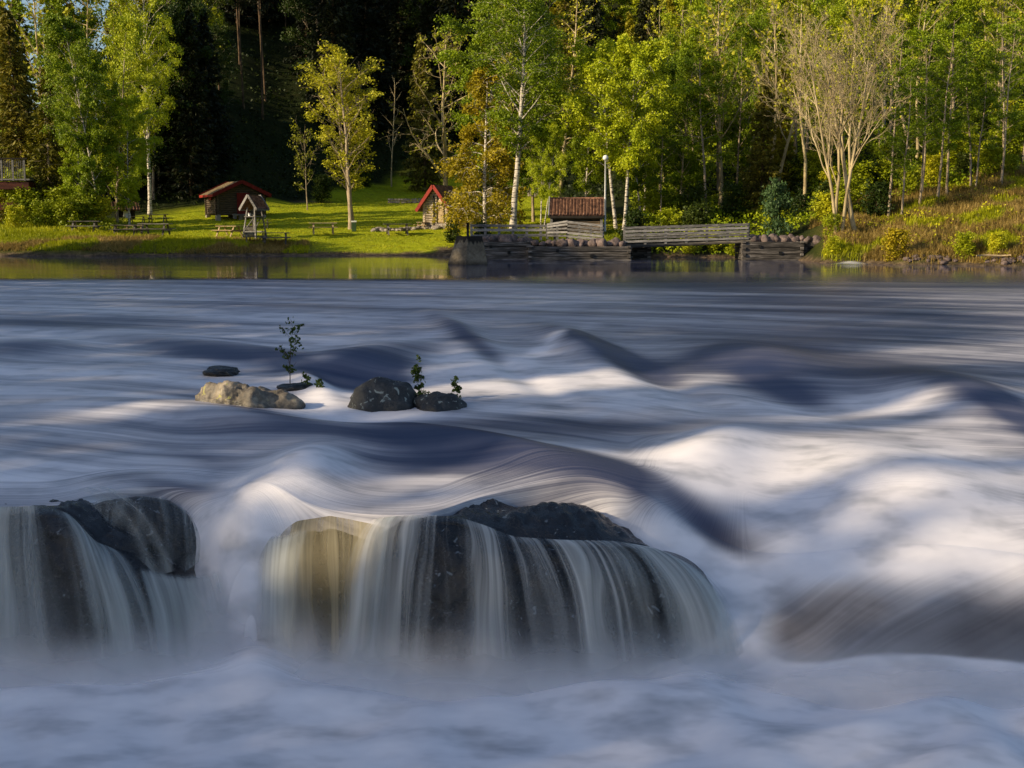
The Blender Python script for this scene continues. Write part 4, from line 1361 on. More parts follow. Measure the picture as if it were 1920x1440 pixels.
def build_pier():
    b = atz(877, 496, 0.0)
    D = b[1]
    px = D / FOC
    r = empty('concrete_pier', (b[0], D + 0.35, 0), 0, 'tapered weathered concrete pier standing in the water, stained black at its top', 'pier')
    n = 14
    mb = MB()
    vs, fs = [], []
    zt = at(877, 443, D)[2]
    for i in range(n + 1):
        a = i / n
        z = -0.8 + (zt + 0.8) * a
        k = (z / zt) if z > 0 else 0
        xl, xr = -0.95 + 0.42 * k - 0.0, 0.92 - 0.26 * k
        yf, yb = -0.62 + 0.28 * k, 0.7 - 0.2 * k
        xm = -0.08 + 0.08 * k
        vs += [(xl, yf + 0.55, z), (xm, yf, z), (xr, yf + 0.22, z), (xr, yb, z), (xl, yb, z)]
    for i in range(n):
        for j in range(5):
            fs.append((i * 5 + j, i * 5 + (j + 1) % 5, (i + 1) * 5 + (j + 1) % 5, (i + 1) * 5 + j))
    fs.append(tuple(n * 5 + j for j in range(5)))
    mb.add(vs, fs)
    mb.build('pier_body', M['concrete'], r)
    z = at(879, 417, D)[2]
    MB().tube([(0.0, -0.1, zt - 0.1), (0.0, -0.1, z)], 0.06, 8).build('mooring_post', M['black'], r)


# --- timber cribs, stones, fence and footbridge
def crib(name, u0, u1, D, vt, nlog, depth, label, side=1):
    p0, p1 = atz(u0, 490, 0), atz(u1, 490, 0)
    x0, x1 = (u0 - 960) / FOC * D, (u1 - 960) / FOC * D
    zt = at((u0 + u1) / 2, vt, D)[2]
    r = empty(name, ((x0 + x1) / 2, D, 0), 0, label, 'timber crib')
    L = x1 - x0
    zb = -0.35
    d = (zt - zb) / nlog
    rr = random.Random(int(u0))
    f = MB()
    for i in range(nlog):
        z = zb + d * (i + .5)
        dx = rr.uniform(-.03, .03)
        f.box((dx, rr.uniform(-.03, .03), z), (L + 0.12, 0.24, d * 0.93))
    f.build('front_wall', M['crib_wood'], r, bevel=0.03)
    for s in (-1, 1):
        g = MB()
        for i in range(nlog):
            z = zb + d * (i + .5)
            g.box((s * (L / 2 - 0.12), depth / 2 + 0.13, z + 0.02), (0.24, depth - 0.02, d * 0.9))
            # notched ends showing at the corner
            g.box((s * (L / 2 - 0.06), -0.16, z + d * .42), (0.18, 0.12, d * 0.4))
        g.build('end_wall', M['crib_wood'], r, bevel=0.02)
    MB().box((0.12 * L, -0.14, zb + d * (nlog * 0.55)), (0.16, 0.08, 0.16)).build('tie_beam', M['black'], r)
    MB().box((-0.22 * L, -0.14, zb + d * (nlog * 0.8)), (0.15, 0.08, 0.15)).build('tie_beam', M['black'], r)
    fill = MB().box((0, depth / 2 + 0.1, (zt + zb) / 2 - 0.12), (L - 0.5, depth - 0.1, zt - zb - 0.25))
    fill.build('stone_fill', M['red_stone'], r)
    return r, x0, x1, zt


def build_waterfront():
    D = 67.0
    r1, a0, a1, z1 = crib('timber_crib', 893, 992, 68.0, 453, 5, 2.0, 'darker timber crib of stacked squared logs next to the concrete pier')
    r2, b0, b1, z2 = crib('timber_crib', 992, 1180, 66.6, 462, 4, 2.4, 'pale grey timber crib topped with stones in front of the tiled hut')
    r3, c0, c1, z3 = crib('timber_crib', 1390, 1502, 66.8, 453, 4, 2.2, 'timber crib of grey logs at the right-hand end of the footbridge')
    r4, d0, d1, z4 = crib('timber_crib', 1180, 1217, 68.6, 464, 4, 1.2, 'short dark crib wall under the left-hand end of the footbridge')
    r5, e0, e1, z5 = crib('timber_crib', 1504, 1542, 67.3, 454, 4, 1.4, 'short dark crib wall set back beside the right bank')
    # stones on the cribs: each one its own thing
    rr = random.Random(77)
    protos = [boulder_mesh('crib_stone', M['red_stone'], (0.36, 0.28, 0.26), 60 + i, rough=0.2, facet=0.9, nu=22, nv=14, cuts=9) for i in range(6)]
    spans = [(905, 1000, 450, 68.3, 9, 'boulders along the top of the darker timber crib', 'reddish boulder in the row topping the darker timber crib by the pier'),
             (1000, 1172, 457, 67.0, 15, 'boulders along the top of the pale timber crib', 'reddish boulder in the row topping the pale timber crib before the hut'),
             (1405, 1535, 450, 67.4, 11, 'boulders along the top of the crib at the bridge end', 'reddish boulder heaped on the crib at the right-hand bridge end')]
    for u0, u1, v, DD, n, grp, lab in spans:
        for i in range(n):
            u = u0 + (u1 - u0) * (i + 0.5) / n + rr.uniform(-3, 3)
            p = at(u, v + rr.uniform(-2, 2), DD + rr.uniform(-.15, .35))
            o = link(bpy.data.objects.new('crib_stone', rr.choice(protos)))
            o.location = [float(c) for c in p]
            s = rr.uniform(0.65, 1.15)
            o.scale = (s, s, s * rr.uniform(.8, 1.2))
            o.rotation_euler = (rr.uniform(-.5, .5), rr.uniform(-.5, .5), rr.uniform(0, 6))
            tag(o, lab, 'boulder', grp)
    # fence in two runs
    def fence(pts, posts, rails, label, infill):
        P0 = pts[0]
        r = empty('railing_fence', (P0[0], P0[1], P0[2]), 0, label, 'fence')
        Q = [Vector([float(c) for c in (p - P0)]) for p in pts]
        h = Q[0].z * 0
        a, b, hh0, hh1 = Q[0], Q[1], pts[0][3] if len(pts[0]) > 3 else 1, 1
        return r
    def rail_run(name, uA, vA0, vA1, dA, uB, vB0, vB1, dB, nposts, rails, w, label, cat='fence', root=None, post_w=0.13, mat='grey_wood', dy=0.0):
        A0, A1, B0, B1 = (Vector(at(*t)) for t in ((uA, vA1, dA), (uA, vA0, dA), (uB, vB1, dB), (uB, vB0, dB)))
        r = root or empty(name, A0, 0, label, cat)
        o = Vector(r.location)
        for i in range(nposts):
            t = i / (nposts - 1)
            lo, hi = A0.lerp(B0, t) - o, A1.lerp(B1, t) - o
            MB().bar(lo - Vector((0, 0, .12)), hi + Vector((0, 0, 0.02)), post_w, 0.1, up=(0, 1, 0)).build('post', M[mat], r)
        for f in rails:
            lo, hi = A0.lerp(A1, f) - o, B0.lerp(B1, f) - o
            off = Vector((0, -0.075, 0))
            MB().bar(lo + off, hi + off, 0.035, w).build('rail', M[mat], r)
        return r
    rail_run('railing_fence', 884, 421, 448, 69.0, 1040, 422, 446, 68.6, 7, (0.22, 0.62, 0.93), 0.14, 'grey board fence with wide posts running from the pier to the hut')
    f2 = rail_run('railing_fence', 1026, 421, 444, 68.5, 1064, 415, 446, 67.9, 3, (0.12, .35, .58, .82, 1.0), 0.10, 'pale slatted railing that bends in front of the tiled hut')
    rail_run('railing_fence', 1064, 415, 446, 67.9, 1130, 422, 452, 67.4, 4, (0.10, .30, .52, .74, .96), 0.12, '', root=f2)
    # footbridge
    base = Vector(at(1171, 462, 67.5))
    br = empty('footbridge', base, 0, 'grey timber footbridge with a slatted railing rising over the gap between two cribs', 'footbridge')
    A, B = Vector(at(1168, 459, 67.5)) - base, Vector(at(1408, 449, 67.3)) - base
    for k, dy in enumerate((0.0, 1.3)):
        MB().tube([A + Vector((0, dy, -.05)), (A + B) / 2 + Vector((0, dy, -.08)), B + Vector((0, dy, -.05))], [0.13, 0.12, 0.11], 10).build('beam', M['plank_old'], br)
    dk = MB()
    for i in range(44):
        t = (i + .5) / 44
        c = A.lerp(B, t)
        dk.box((c.x, c.y + 0.65, c.z + 0.10), (0.135, 1.6, 0.05))
    dk.build('deck', M['grey_wood'], br)
    rail_run('', 1171, 426, 455, 67.4, 1403, 419, 448, 67.25, 7, (0.06, .28, .50, .72, .95), 0.115, '', root=br, mat='grey_wood')
    rail_run('', 1171, 427, 456, 68.9, 1403, 420, 449, 68.7, 7, (0.5, .95), 0.12, '', root=br, mat='grey_wood')
    b2 = Vector(at(1225, 466, 67.6)) - base


def build_left_bridge():
    D = 85.0
    p = at(-62, 348, D)
    r = empty('high_bridge', p, math.radians(6), 'dark red timber bridge with a pale railing at the left edge behind the spruces', 'bridge')
    L = 8.3
    m = D / FOC
    MB().box((0, 0, 0), (L, 1.8, 14 * m)).build('deck_beam', M['bridge_red'], r)
    MB().box((0, 0, 0.38), (L + .2, 2.0, 0.10)).build('deck', M['grey_wood'], r)
    for i in range(12):
        x = -L / 2 + 0.2 + i * (L - .4) / 11
        MB().bar((x, -0.95, 0.3), (x, -0.95, 1.75), 0.12, 0.1).build('post', M['grey_wood'], r)
    b = MB()
    for i in range(70):
        x = -L / 2 + 0.2 + i * (L - .4) / 69
        b.bar((x, -0.95, 0.5), (x, -0.95, 1.6), 0.05, 0.03)
    b.build('baluster_panel', M['grey_wood'], r)
    MB().bar((-L / 2, -1.0, 1.72), (L / 2, -1.0, 1.72), 0.10, 0.09).build('handrail', M['inside'], r)
    MB().bar((-L / 2, 0, -2.4), (L / 2 - .6, 0, -1.15), 0.9, 0.42).build('strut', M['bridge_red'], r)


def build_stonework():
    rr = random.Random(9)
    # amphitheatre steps among the trees
    p = ground_hit(1022, 369)
    r = empty('stone_steps', p, 0.05, 'mossy rows of pale stone seating steps on the sunny slope behind the hut', 'stone steps')
    m = p[1] / FOC
    for i in range(7):
        s = MB()
        n = 9
        for j in range(n):
            s.box(((-28 + j * 8 + rr.uniform(-1, 1)) * m, i * 1.1 + rr.uniform(-.05, .05), max(gz(p[0], p[1] + i * 1.1) - p[2], i * 0.2) + 0.1), (7.4 * m, 0.5, rr.uniform(0.14, 0.24)), rr.uniform(-.05, .05))
        s.build('step', M['stone'], r, bevel=0.03)
    # low retaining wall on the lawn
    p = ground_hit(770, 381)
    r = empty('retaining_wall', p, 0.05, 'short low wall of pale stones set into the upper lawn', 'stone wall')
    m = p[1] / FOC
    s = MB()
    for j in range(13):
        for k in range(2):
            s.box(((-40 + j * 6.2 + rr.uniform(-1, 1)) * m, rr.uniform(-.08, .08), 0.08 + 0.2 * k), (5.8 * m, 0.4, rr.uniform(0.16, 0.22)), rr.uniform(-.1, .1))
    s.build('stone_course', M['stone'], r, bevel=0.04)
    # flat stones edging the path in front of the shed
    protos = [boulder_mesh('edging_stone', M['stone'], (0.30, 0.22, 0.17), 90 + i, rough=0.12, facet=1.0, nu=18, nv=10, cuts=8) for i in range(4)]
    for i in range(20):
        u = 700 + i * 6.3 + rr.uniform(-1.5, 1.5)
        q = ground_hit(u, 433.5 - 3.5 * smooth(740, 790, u) + rr.uniform(-.8, .8))
        o = link(bpy.data.objects.new('edging_stone', rr.choice(protos)))
        s_ = rr.uniform(.7, 1.2)
        o.location = (q[0], q[1], q[2] + 0.07)
        o.scale = (s_, s_, s_)
        o.rotation_euler = (0, 0, rr.uniform(0, 6))
        tag(o, 'flat pale stone in the edging that leads to the red-gabled shed', 'stone', 'edging stones before the red-gabled shed')
    # shore stones under the right bank
    protos = [boulder_mesh('shore_stone', M['red_stone'], (0.26, 0.22, 0.15), 120 + i, rough=0.25, facet=0.8, nu=18, nv=12, cuts=8) for i in range(5)]
    for i in range(46):
        u = rr.choice([rr.uniform(1700, 1930), rr.uniform(1840, 1930), rr.uniform(1700, 1790)])
        q = ground_hit(u, rr.uniform(484, 494), 50)
        o = link(bpy.data.objects.new('shore_stone', rr.choice(protos)))
        s_ = rr.uniform(.35, .95)
        o.location = (q[0], q[1], q[2] + 0.02)
        o.scale = (s_, s_, s_)
        o.rotation_euler = (rr.uniform(-.4, .4), 0, rr.uniform(0, 6))
        tag(o, 'small tan stone at the waterline under the brushy right bank', 'stone', 'stones at the foot of the right bank')
    # driftwood log by the water
    p = at(1862, 479.5, 58.0)
    r = MB().tube([(-0.75, 0, 0), (-.2, .02, .02), (0.3, -.02, -.01), (0.8, 0, .03)], [0.035, .05, .045, .03], 8).build('driftwood_log', M['plank'], None, p)
    tag(r, 'thin bare log lying along the water edge of the right bank', 'log')
    # grill block beside the table
    p = ground_hit(468, 443)
    r = empty('barbecue', (p[0], p[1], p[2]), 0.2, 'low stone barbecue beside the well frame', 'barbecue')
    MB().box((0, 0, 0.3), (0.75, 0.6, 0.6)).build('base', M['stone'], r, bevel=0.04)
    MB().box((0, 0, 0.64), (0.8, 0.65, 0.06)).build('top', M['red_stone'], r)


build_cabin()
build_shed()
build_hut()
build_well_frame()
build_notice_shelter()
build_signpost()
build_tables()
build_lamp()
build_bin()
build_pier()
build_waterfront()
build_left_bridge()
build_stonework()
# ------------------------------------------------------------------ vegetation
M['birch_leaf'] = mat_leaf('birch_leaf', (0.125, 0.185, 0.004), (0.29, 0.37, 0.007), (0.5, 0.53, 0.014))
M['alder_leaf'] = mat_leaf('alder_leaf', (0.085, 0.14, 0.003), (0.23, 0.31, 0.006), (0.45, 0.47, 0.012))
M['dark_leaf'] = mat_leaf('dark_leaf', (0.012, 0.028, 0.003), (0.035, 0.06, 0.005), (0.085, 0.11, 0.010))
M['olive_leaf'] = mat_leaf('olive_leaf', (0.16, 0.17, 0.008), (0.36, 0.36, 0.012), (0.55, 0.51, 0.025))
M['gold_leaf'] = mat_leaf('gold_leaf', (0.16, 0.13, 0.004), (0.38, 0.3, 0.008), (0.6, 0.43, 0.015))
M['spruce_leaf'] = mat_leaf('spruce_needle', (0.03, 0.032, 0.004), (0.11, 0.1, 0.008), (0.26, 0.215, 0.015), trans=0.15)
M['spruce_dark'] = mat_leaf('dark_needle', (0.006, 0.011, 0.003), (0.016, 0.022, 0.005), (0.045, 0.045, 0.008), trans=0.12)  # shade of the forest slope put into a darker needle colour
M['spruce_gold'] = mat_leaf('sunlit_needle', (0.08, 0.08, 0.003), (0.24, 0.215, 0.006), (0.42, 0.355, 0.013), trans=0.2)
M['teal_leaf'] = mat_leaf('blue_green_needle', (0.02, 0.055, 0.015), (0.05, 0.10, 0.03), (0.09, 0.15, 0.05))
M['bush_leaf'] = mat_leaf('bush_leaf', (0.14, 0.185, 0.004), (0.34, 0.38, 0.007), (0.56, 0.52, 0.015), rnd=0.5)
M['dry_grass'] = mat_leaf('dry_grass', (0.16, 0.11, 0.022), (0.4, 0.28, 0.08), (0.62, 0.44, 0.16), trans=0.3, scale=0.6)
M['green_grass'] = mat_leaf('green_grass', (0.17, 0.21, 0.004), (0.36, 0.38, 0.008), (0.54, 0.51, 0.018), trans=0.35, scale=0.4)
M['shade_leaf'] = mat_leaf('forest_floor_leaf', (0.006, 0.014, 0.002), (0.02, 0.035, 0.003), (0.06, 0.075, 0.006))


def mat_birch_bark():
    t = NT('birch_bark')
    c = t.coord('Object', (1, 1, 1))
    n = t.noise(t.coord('Object', (2.0, 2.0, 9.0)), 1.3, 3, 0.6)
    n2 = t.noise(c, 0.9, 2, 0.5)
    col = t.ramp(n, [(0.40, (0.03, 0.025, 0.02)), (0.47, (0.5, 0.44, 0.36)), (0.7, (0.68, 0.62, 0.53))])
    return t.done(t.bsdf(col, 0.8, t.bump(n, 0.4, 0.02), 0.2))


M['birch_bark'] = mat_birch_bark()
M['pale_bark'] = mat_simple('pale_bark', [(0.3, (0.16, 0.12, 0.08)), (0.5, (0.36, 0.28, 0.19)), (0.7, (0.5, 0.41, 0.29))], 2.0, (2, 2, .6), 0.85, 0.5, 0.03)
M['brown_bark'] = mat_simple('brown_bark', [(0.3, (0.03, 0.02, 0.012)), (0.5, (0.10, 0.065, 0.038)), (0.7, (0.20, 0.13, 0.075))], 2.0, (2, 2, .6), 0.9, 0.6, 0.03)
M['pine_bark'] = mat_simple('pine_bark', [(0.3, (0.05, 0.028, 0.015)), (0.5, (0.20, 0.10, 0.05)), (0.7, (0.34, 0.18, 0.09))], 2.0, (2, 2, .6), 0.9, 0.6, 0.03)
M['twig'] = mat_simple('twig_bark', [(0.3, (0.2, 0.15, 0.08)), (0.5, (0.42, 0.33, 0.18)), (0.7, (0.60, 0.49, 0.29))], 1.0, (1, 1, 1), 0.9, 0.1, 0.01)


class Wood:
    """tapered limbs gathered as arrays"""

    def __init__(self):
        self.V, self.F, self.n = [], [], 0

    def tube(self, pts, rad, k):
        pts = np.asarray(pts, float)
        m = len(pts)
        d = np.gradient(pts, axis=0)
        d /= np.linalg.norm(d, axis=1)[:, None] + 1e-9
        ref = np.where(np.abs(d[:, 2:3]) < 0.9, np.array([[0, 0, 1.0]]), np.array([[1.0, 0, 0]]))
        a = np.cross(d, ref)
        a /= np.linalg.norm(a, axis=1)[:, None] + 1e-9
        b = np.cross(d, a)
        t = np.arange(k) * 2 * PI / k
        ring = a[:, None, :] * np.cos(t)[None, :, None] + b[:, None, :] * np.sin(t)[None, :, None]
        P = pts[:, None, :] + ring * np.asarray(rad)[:, None, None]
        i = np.arange(m * k).reshape(m, k)
        j = np.roll(i, -1, axis=1)
        F = np.stack([i[:-1].ravel(), j[:-1].ravel(), j[1:].ravel(), i[1:].ravel()], axis=1) + self.n
        self.V.append(P.reshape(-1, 3))
        self.F.append(F)
        self.n += m * k

    def mesh(self, name, mat):
        return np_mesh(name, np.concatenate(self.V), np.concatenate(self.F), mat, True)


def branch_path(rng, p0, d, L, seg, wob, trop):
    pts = [p0]
    d = unit(d)
    for i in range(seg):
        d = unit(d + rng.normal(size=3) * wob + np.array([0, 0, trop]))
        pts.append(pts[-1] + d * (L / seg))
    return np.array(pts)


def pt_on(pts, t):
    x = t * (len(pts) - 1)
    i = min(int(x), len(pts) - 2)
    f = x - i
    return pts[i] * (1 - f) + pts[i + 1] * f, unit(pts[i + 1] - pts[i])


def side_dir(rng, d, ang, az):
    ref = np.array([0, 0, 1.0]) if abs(d[2]) < 0.95 else np.array([1.0, 0, 0])
    a = unit(np.cross(d, ref))
    b = np.cross(d, a)
    return unit(d * math.cos(ang) + (a * math.cos(az) + b * math.sin(az)) * math.sin(ang))


def deciduous(seed, h, crown0=0.25, n1=24, len1=0.28, ang=50, droop=-0.03, n2=6, len2=0.45, droop2=-0.12, leaves=34, sig=0.22, lsize=0.13,
              trunk_r=0.011, prof='oval', lean=(0, 0), wob=0.02, n3=0, flat=0.0, aspect=0.62, stems=1, fork=0.0, rmin=0.006, keep_gaps=0.25, trunk_sides=9):
    rng = np.random.default_rng(seed)
    wd = Wood()
    C = []
    ax = rng.uniform(0, 6.28)
    for si in range(stems):
        base = np.array([0.0, 0, -0.3])
        d0 = np.array([lean[0], lean[1], 1.0])
        hh = h + 0.3
        if stems > 1:
            az = ax + si * 2 * PI / stems
            base = base + np.array([math.cos(az), math.sin(az), 0]) * 0.22 * (stems > 1)
            d0 = d0 + np.array([math.cos(az), math.sin(az), 0]) * fork
            hh *= rng.uniform(.88, 1.0)
        tr = branch_path(rng, base, d0, hh, 12, wob, 0.02)
        r0 = h * trunk_r
        rad = r0 * np.linspace(1, 0.12, 13) ** 0.9
        rad[0] *= 1.35
        wd.tube(tr, rad, trunk_sides)
        for i in range(n1):
            t = crown0 + (1 - crown0) * (i + rng.uniform(0, 1)) / n1
            rel = (t - crown0) / (1 - crown0)
            pf = {'oval': math.sin(PI * (0.12 + 0.80 * rel)) ** 0.7, 'cone': (1 - rel) ** 0.7 * 0.95 + 0.12, 'vase': 0.35 + 0.75 * math.sin(PI * min(1, 0.1 + 0.65 * rel)),
                  'round': math.sin(PI * (0.08 + 0.86 * rel)) ** 0.45}[prof]
            L1 = h * len1 * pf * rng.uniform(0.7, 1.15)
            p, d = pt_on(tr, min(t, 0.985))
            dd = side_dir(rng, d, math.radians(ang * rng.uniform(.75, 1.2)), i * 2.4 + rng.uniform(-.5, .5))
            b1 = branch_path(rng, p, dd, L1, 6, 0.10, droop)
            r1 = max(rmin, r0 * 0.42 * (1 - 0.75 * t) * rng.uniform(.7, 1.1))
            wd.tube(b1, np.linspace(r1, rmin * .6, 7), 5)
            if rng.uniform() < keep_gaps * 0.3:
                continue
            for j in range(n2):
                t2 = 0.25 + 0.75 * (j + rng.uniform(0, 1)) / n2
                p2, d2 = pt_on(b1, min(t2, 0.98))
                dd2 = side_dir(rng, d2, math.radians(rng.uniform(25, 65)), rng.uniform(0, 6.28))
                L2 = L1 * len2 * (1.1 - 0.55 * t2) * rng.uniform(.7, 1.2)
                b2 = branch_path(rng, p2, dd2, L2, 4, 0.14, droop2)
                wd.tube(b2, np.linspace(max(rmin * .8, r1 * .35), rmin * .4, 5), 3)
                tips = [b2]
                for k in range(n3):
                    p3, d3 = pt_on(b2, rng.uniform(.3, .95))
                    b3 = branch_path(rng, p3, side_dir(rng, d3, math.radians(rng.uniform(25, 60)), rng.uniform(0, 6.28)), L2 * rng.uniform(.3, .55), 3, 0.12, droop2 * .7)
                    wd.tube(b3, np.linspace(rmin * .7, rmin * .35, 4), 3)
                    tips.append(b3)
                if rng.uniform() < keep_gaps * 0.5 or leaves == 0:
                    continue
                for b in tips:
                    m = max(1, int(leaves / len(tips) * rng.uniform(.5, 1.5)))
                    tt = rng.uniform(0.15, 1.05, m)
                    x = tt * (len(b) - 1)
                    i0 = np.clip(x.astype(int), 0, len(b) - 2)
                    f = (x - i0)[:, None]
                    c = b[i0] * (1 - f) + b[i0 + 1] * f
                    c = c + rng.normal(size=(m, 3)) * sig * np.array([1, 1, 0.8 - 0.5 * flat])
                    C.append(c)
    V = F = None
    if C:
        C = np.concatenate(C)
        V, F = leaf_quads(C, lsize, rng, aspect, flat=flat)
    return wd, V, F


def spruce(seed, h, w=0.19, base=0.06, dens=1.0, droop=0.35, sparse=0.0, lsize=0.20, trunk_r=0.011):
    rng = np.random.default_rng(seed)
    wd = Wood()
    tr = branch_path(rng, np.array([0, 0, -.3]), np.array([0, 0, 1.0]), h + .3, 10, 0.012, 0.02)
    wd.tube(tr, h * trunk_r * np.linspace(1, 0.08, 11), 8)
    C, A = [], []
    z = base * h
    while z < h * 0.985:
        t = z / h
        R = h * w * (1 - t) ** 0.78 * rng.uniform(.8, 1.12) + 0.12
        nb = rng.integers(5, 8)
        a0 = rng.uniform(0, 6.28)
        for k in range(nb):
            if rng.uniform() < sparse: continue
            az = a0 + k * 2 * PI / nb + rng.uniform(-.3, .3)
            L = R * rng.uniform(.65, 1.15)
            p, _ = pt_on(tr, min(.995, (z + .3 + rng.uniform(-.15, .15)) / (h + .3)))
            s = np.linspace(0, 1, 6)
            up0 = 0.25 * t
            hor = np.array([math.cos(az), math.sin(az), 0])
            pts = p + hor * (L * s)[:, None] + np.array([0, 0, 1.0]) * (L * (up0 * s - droop * s * (1 - t) + 0.30 * droop * s ** 3))[:, None]
            wd.tube(pts, np.linspace(0.014 + 0.012 * (1 - t), 0.004, 6), 4)
            m = int(34 * dens * L / 1.2) + 8
            tt = rng.uniform(.12, 1.03, m) ** 0.8
            x = np.clip(tt, 0, .999) * 5
            i0 = x.astype(int)
            f = (x - i0)[:, None]
            c = pts[i0] * (1 - f) + pts[i0 + 1] * f
            side = np.cross(hor, [0, 0, 1.0])
            wdt = 0.32 * L * (1 - 0.75 * tt)
            off = rng.normal(size=m) * wdt * 0.6
            c = c + side[None, :] * off[:, None] + np.array([0, 0, 1.0]) * (-np.abs(rng.normal(size=m)) * 0.16 - np.abs(off) * 0.2)[:, None]
            ad = hor[None, :] * 0.7 + side[None, :] * (np.sign(off) * .5)[:, None] + np.array([0, 0, -0.55])[None, :] + rng.normal(size=(m, 3)) * .35
            C.append(c)
            A.append(unit(ad))
        z += h * 0.024 * rng.uniform(.8, 1.25) + 0.03
    C, A = np.concatenate(C), np.concatenate(A)
    V, F = leaf_quads(C, lsize, rng, 0.34, A)
    return wd, V, F


def bare(seed, h, stems=3, fork=0.22, levels=4, lean=(0, 0), ratio=0.62, spread=34, leaves=0, up=0.05, crown0=.22, kids=(8, 6, 5, 4), r0=0.012, tip=0.005, lsize=0.10):
    rng = np.random.default_rng(seed)
    wd = Wood()
    C = []

    def rec(p, d, L, r, lv):
        seg = 8 if lv == 0 else (6 if lv == 1 else 4)
        pts = branch_path(rng, p, d, L, seg, 0.05 + 0.05 * lv, up if lv else 0.02)
        rt = max(tip * .6, r * 0.22)
        wd.tube(pts, np.linspace(r, rt, seg + 1), (9, 6, 4, 3, 3)[lv])
        if lv >= levels - 1:
            if leaves:
                m = rng.poisson(leaves)
                if m:
                    C.append(pts[-1] + rng.normal(size=(m, 3)) * 0.10)
            return
        n = kids[lv]
        for i in range(n):
            t0 = crown0 if lv == 0 else 0.18
            t = t0 + (1 - t0) * (i + rng.uniform(.1, .9)) / n
            q, dd = pt_on(pts, min(t, .98))
            a = math.radians(spread * rng.uniform(.6, 1.35))
            nd = side_dir(rng, dd, a, i * 2.4 + rng.uniform(-.7, .7))
            rec(q, nd, L * ratio * (1.12 - 0.72 * t) * rng.uniform(.7, 1.2), max(tip, r * (1 - .72 * t) * .55), lv + 1)

    az0 = rng.uniform(0, 6.28)
    for s in range(stems):
        az = az0 + s * 2 * PI / stems + rng.uniform(-.3, .3)
        f = fork if stems > 1 else 0
        d = np.array([lean[0] + f * math.cos(az), lean[1] + f * math.sin(az), 1.0])
        b = np.array([math.cos(az), math.sin(az), 0]) * (0.12 if stems > 1 else 0) + np.array([0, 0, -.3])
        rec(b, d, h * rng.uniform(.85, 1.0), h * r0, 0)
    V = F = None
    if C:
        V, F = leaf_quads(np.concatenate(C), lsize, rng, 0.7)
    return wd, V, F


PROTO = {}


def proto(key, data, bark, leaf):
    wd, V, F = data
    PROTO[key] = (wd.mesh(key + '_trunk', M[bark]), np_mesh(key + '_crown', V, F, M[leaf]) if V is not None else None)


def leaf_variant(key, src, leaf, bark=None):
    """the same shape with another foliage"""
    tm, cm = PROTO[src]
    t2 = tm
    if bark:
        t2 = tm.copy()
        t2.materials.clear()
        t2.materials.append(M[bark])
    c2 = cm.copy()
    c2.materials.clear()
    c2.materials.append(M[leaf])
    PROTO[key] = (t2, c2)


def tree(key, name, p, label, scale=1.0, rz=0.0, group=None, tilt=(0, 0), sx=1.0, cat='tree'):
    tm, cm = PROTO[key]
    r = empty(name, p, 0, label, cat, group)
    r.rotation_euler = (tilt[0], tilt[1], rz)
    r.scale = (scale * sx, scale * sx, scale)
    link(bpy.data.objects.new('trunk', tm), r)
    if cm is not None:
        link(bpy.data.objects.new('crown', cm), r)
    return r


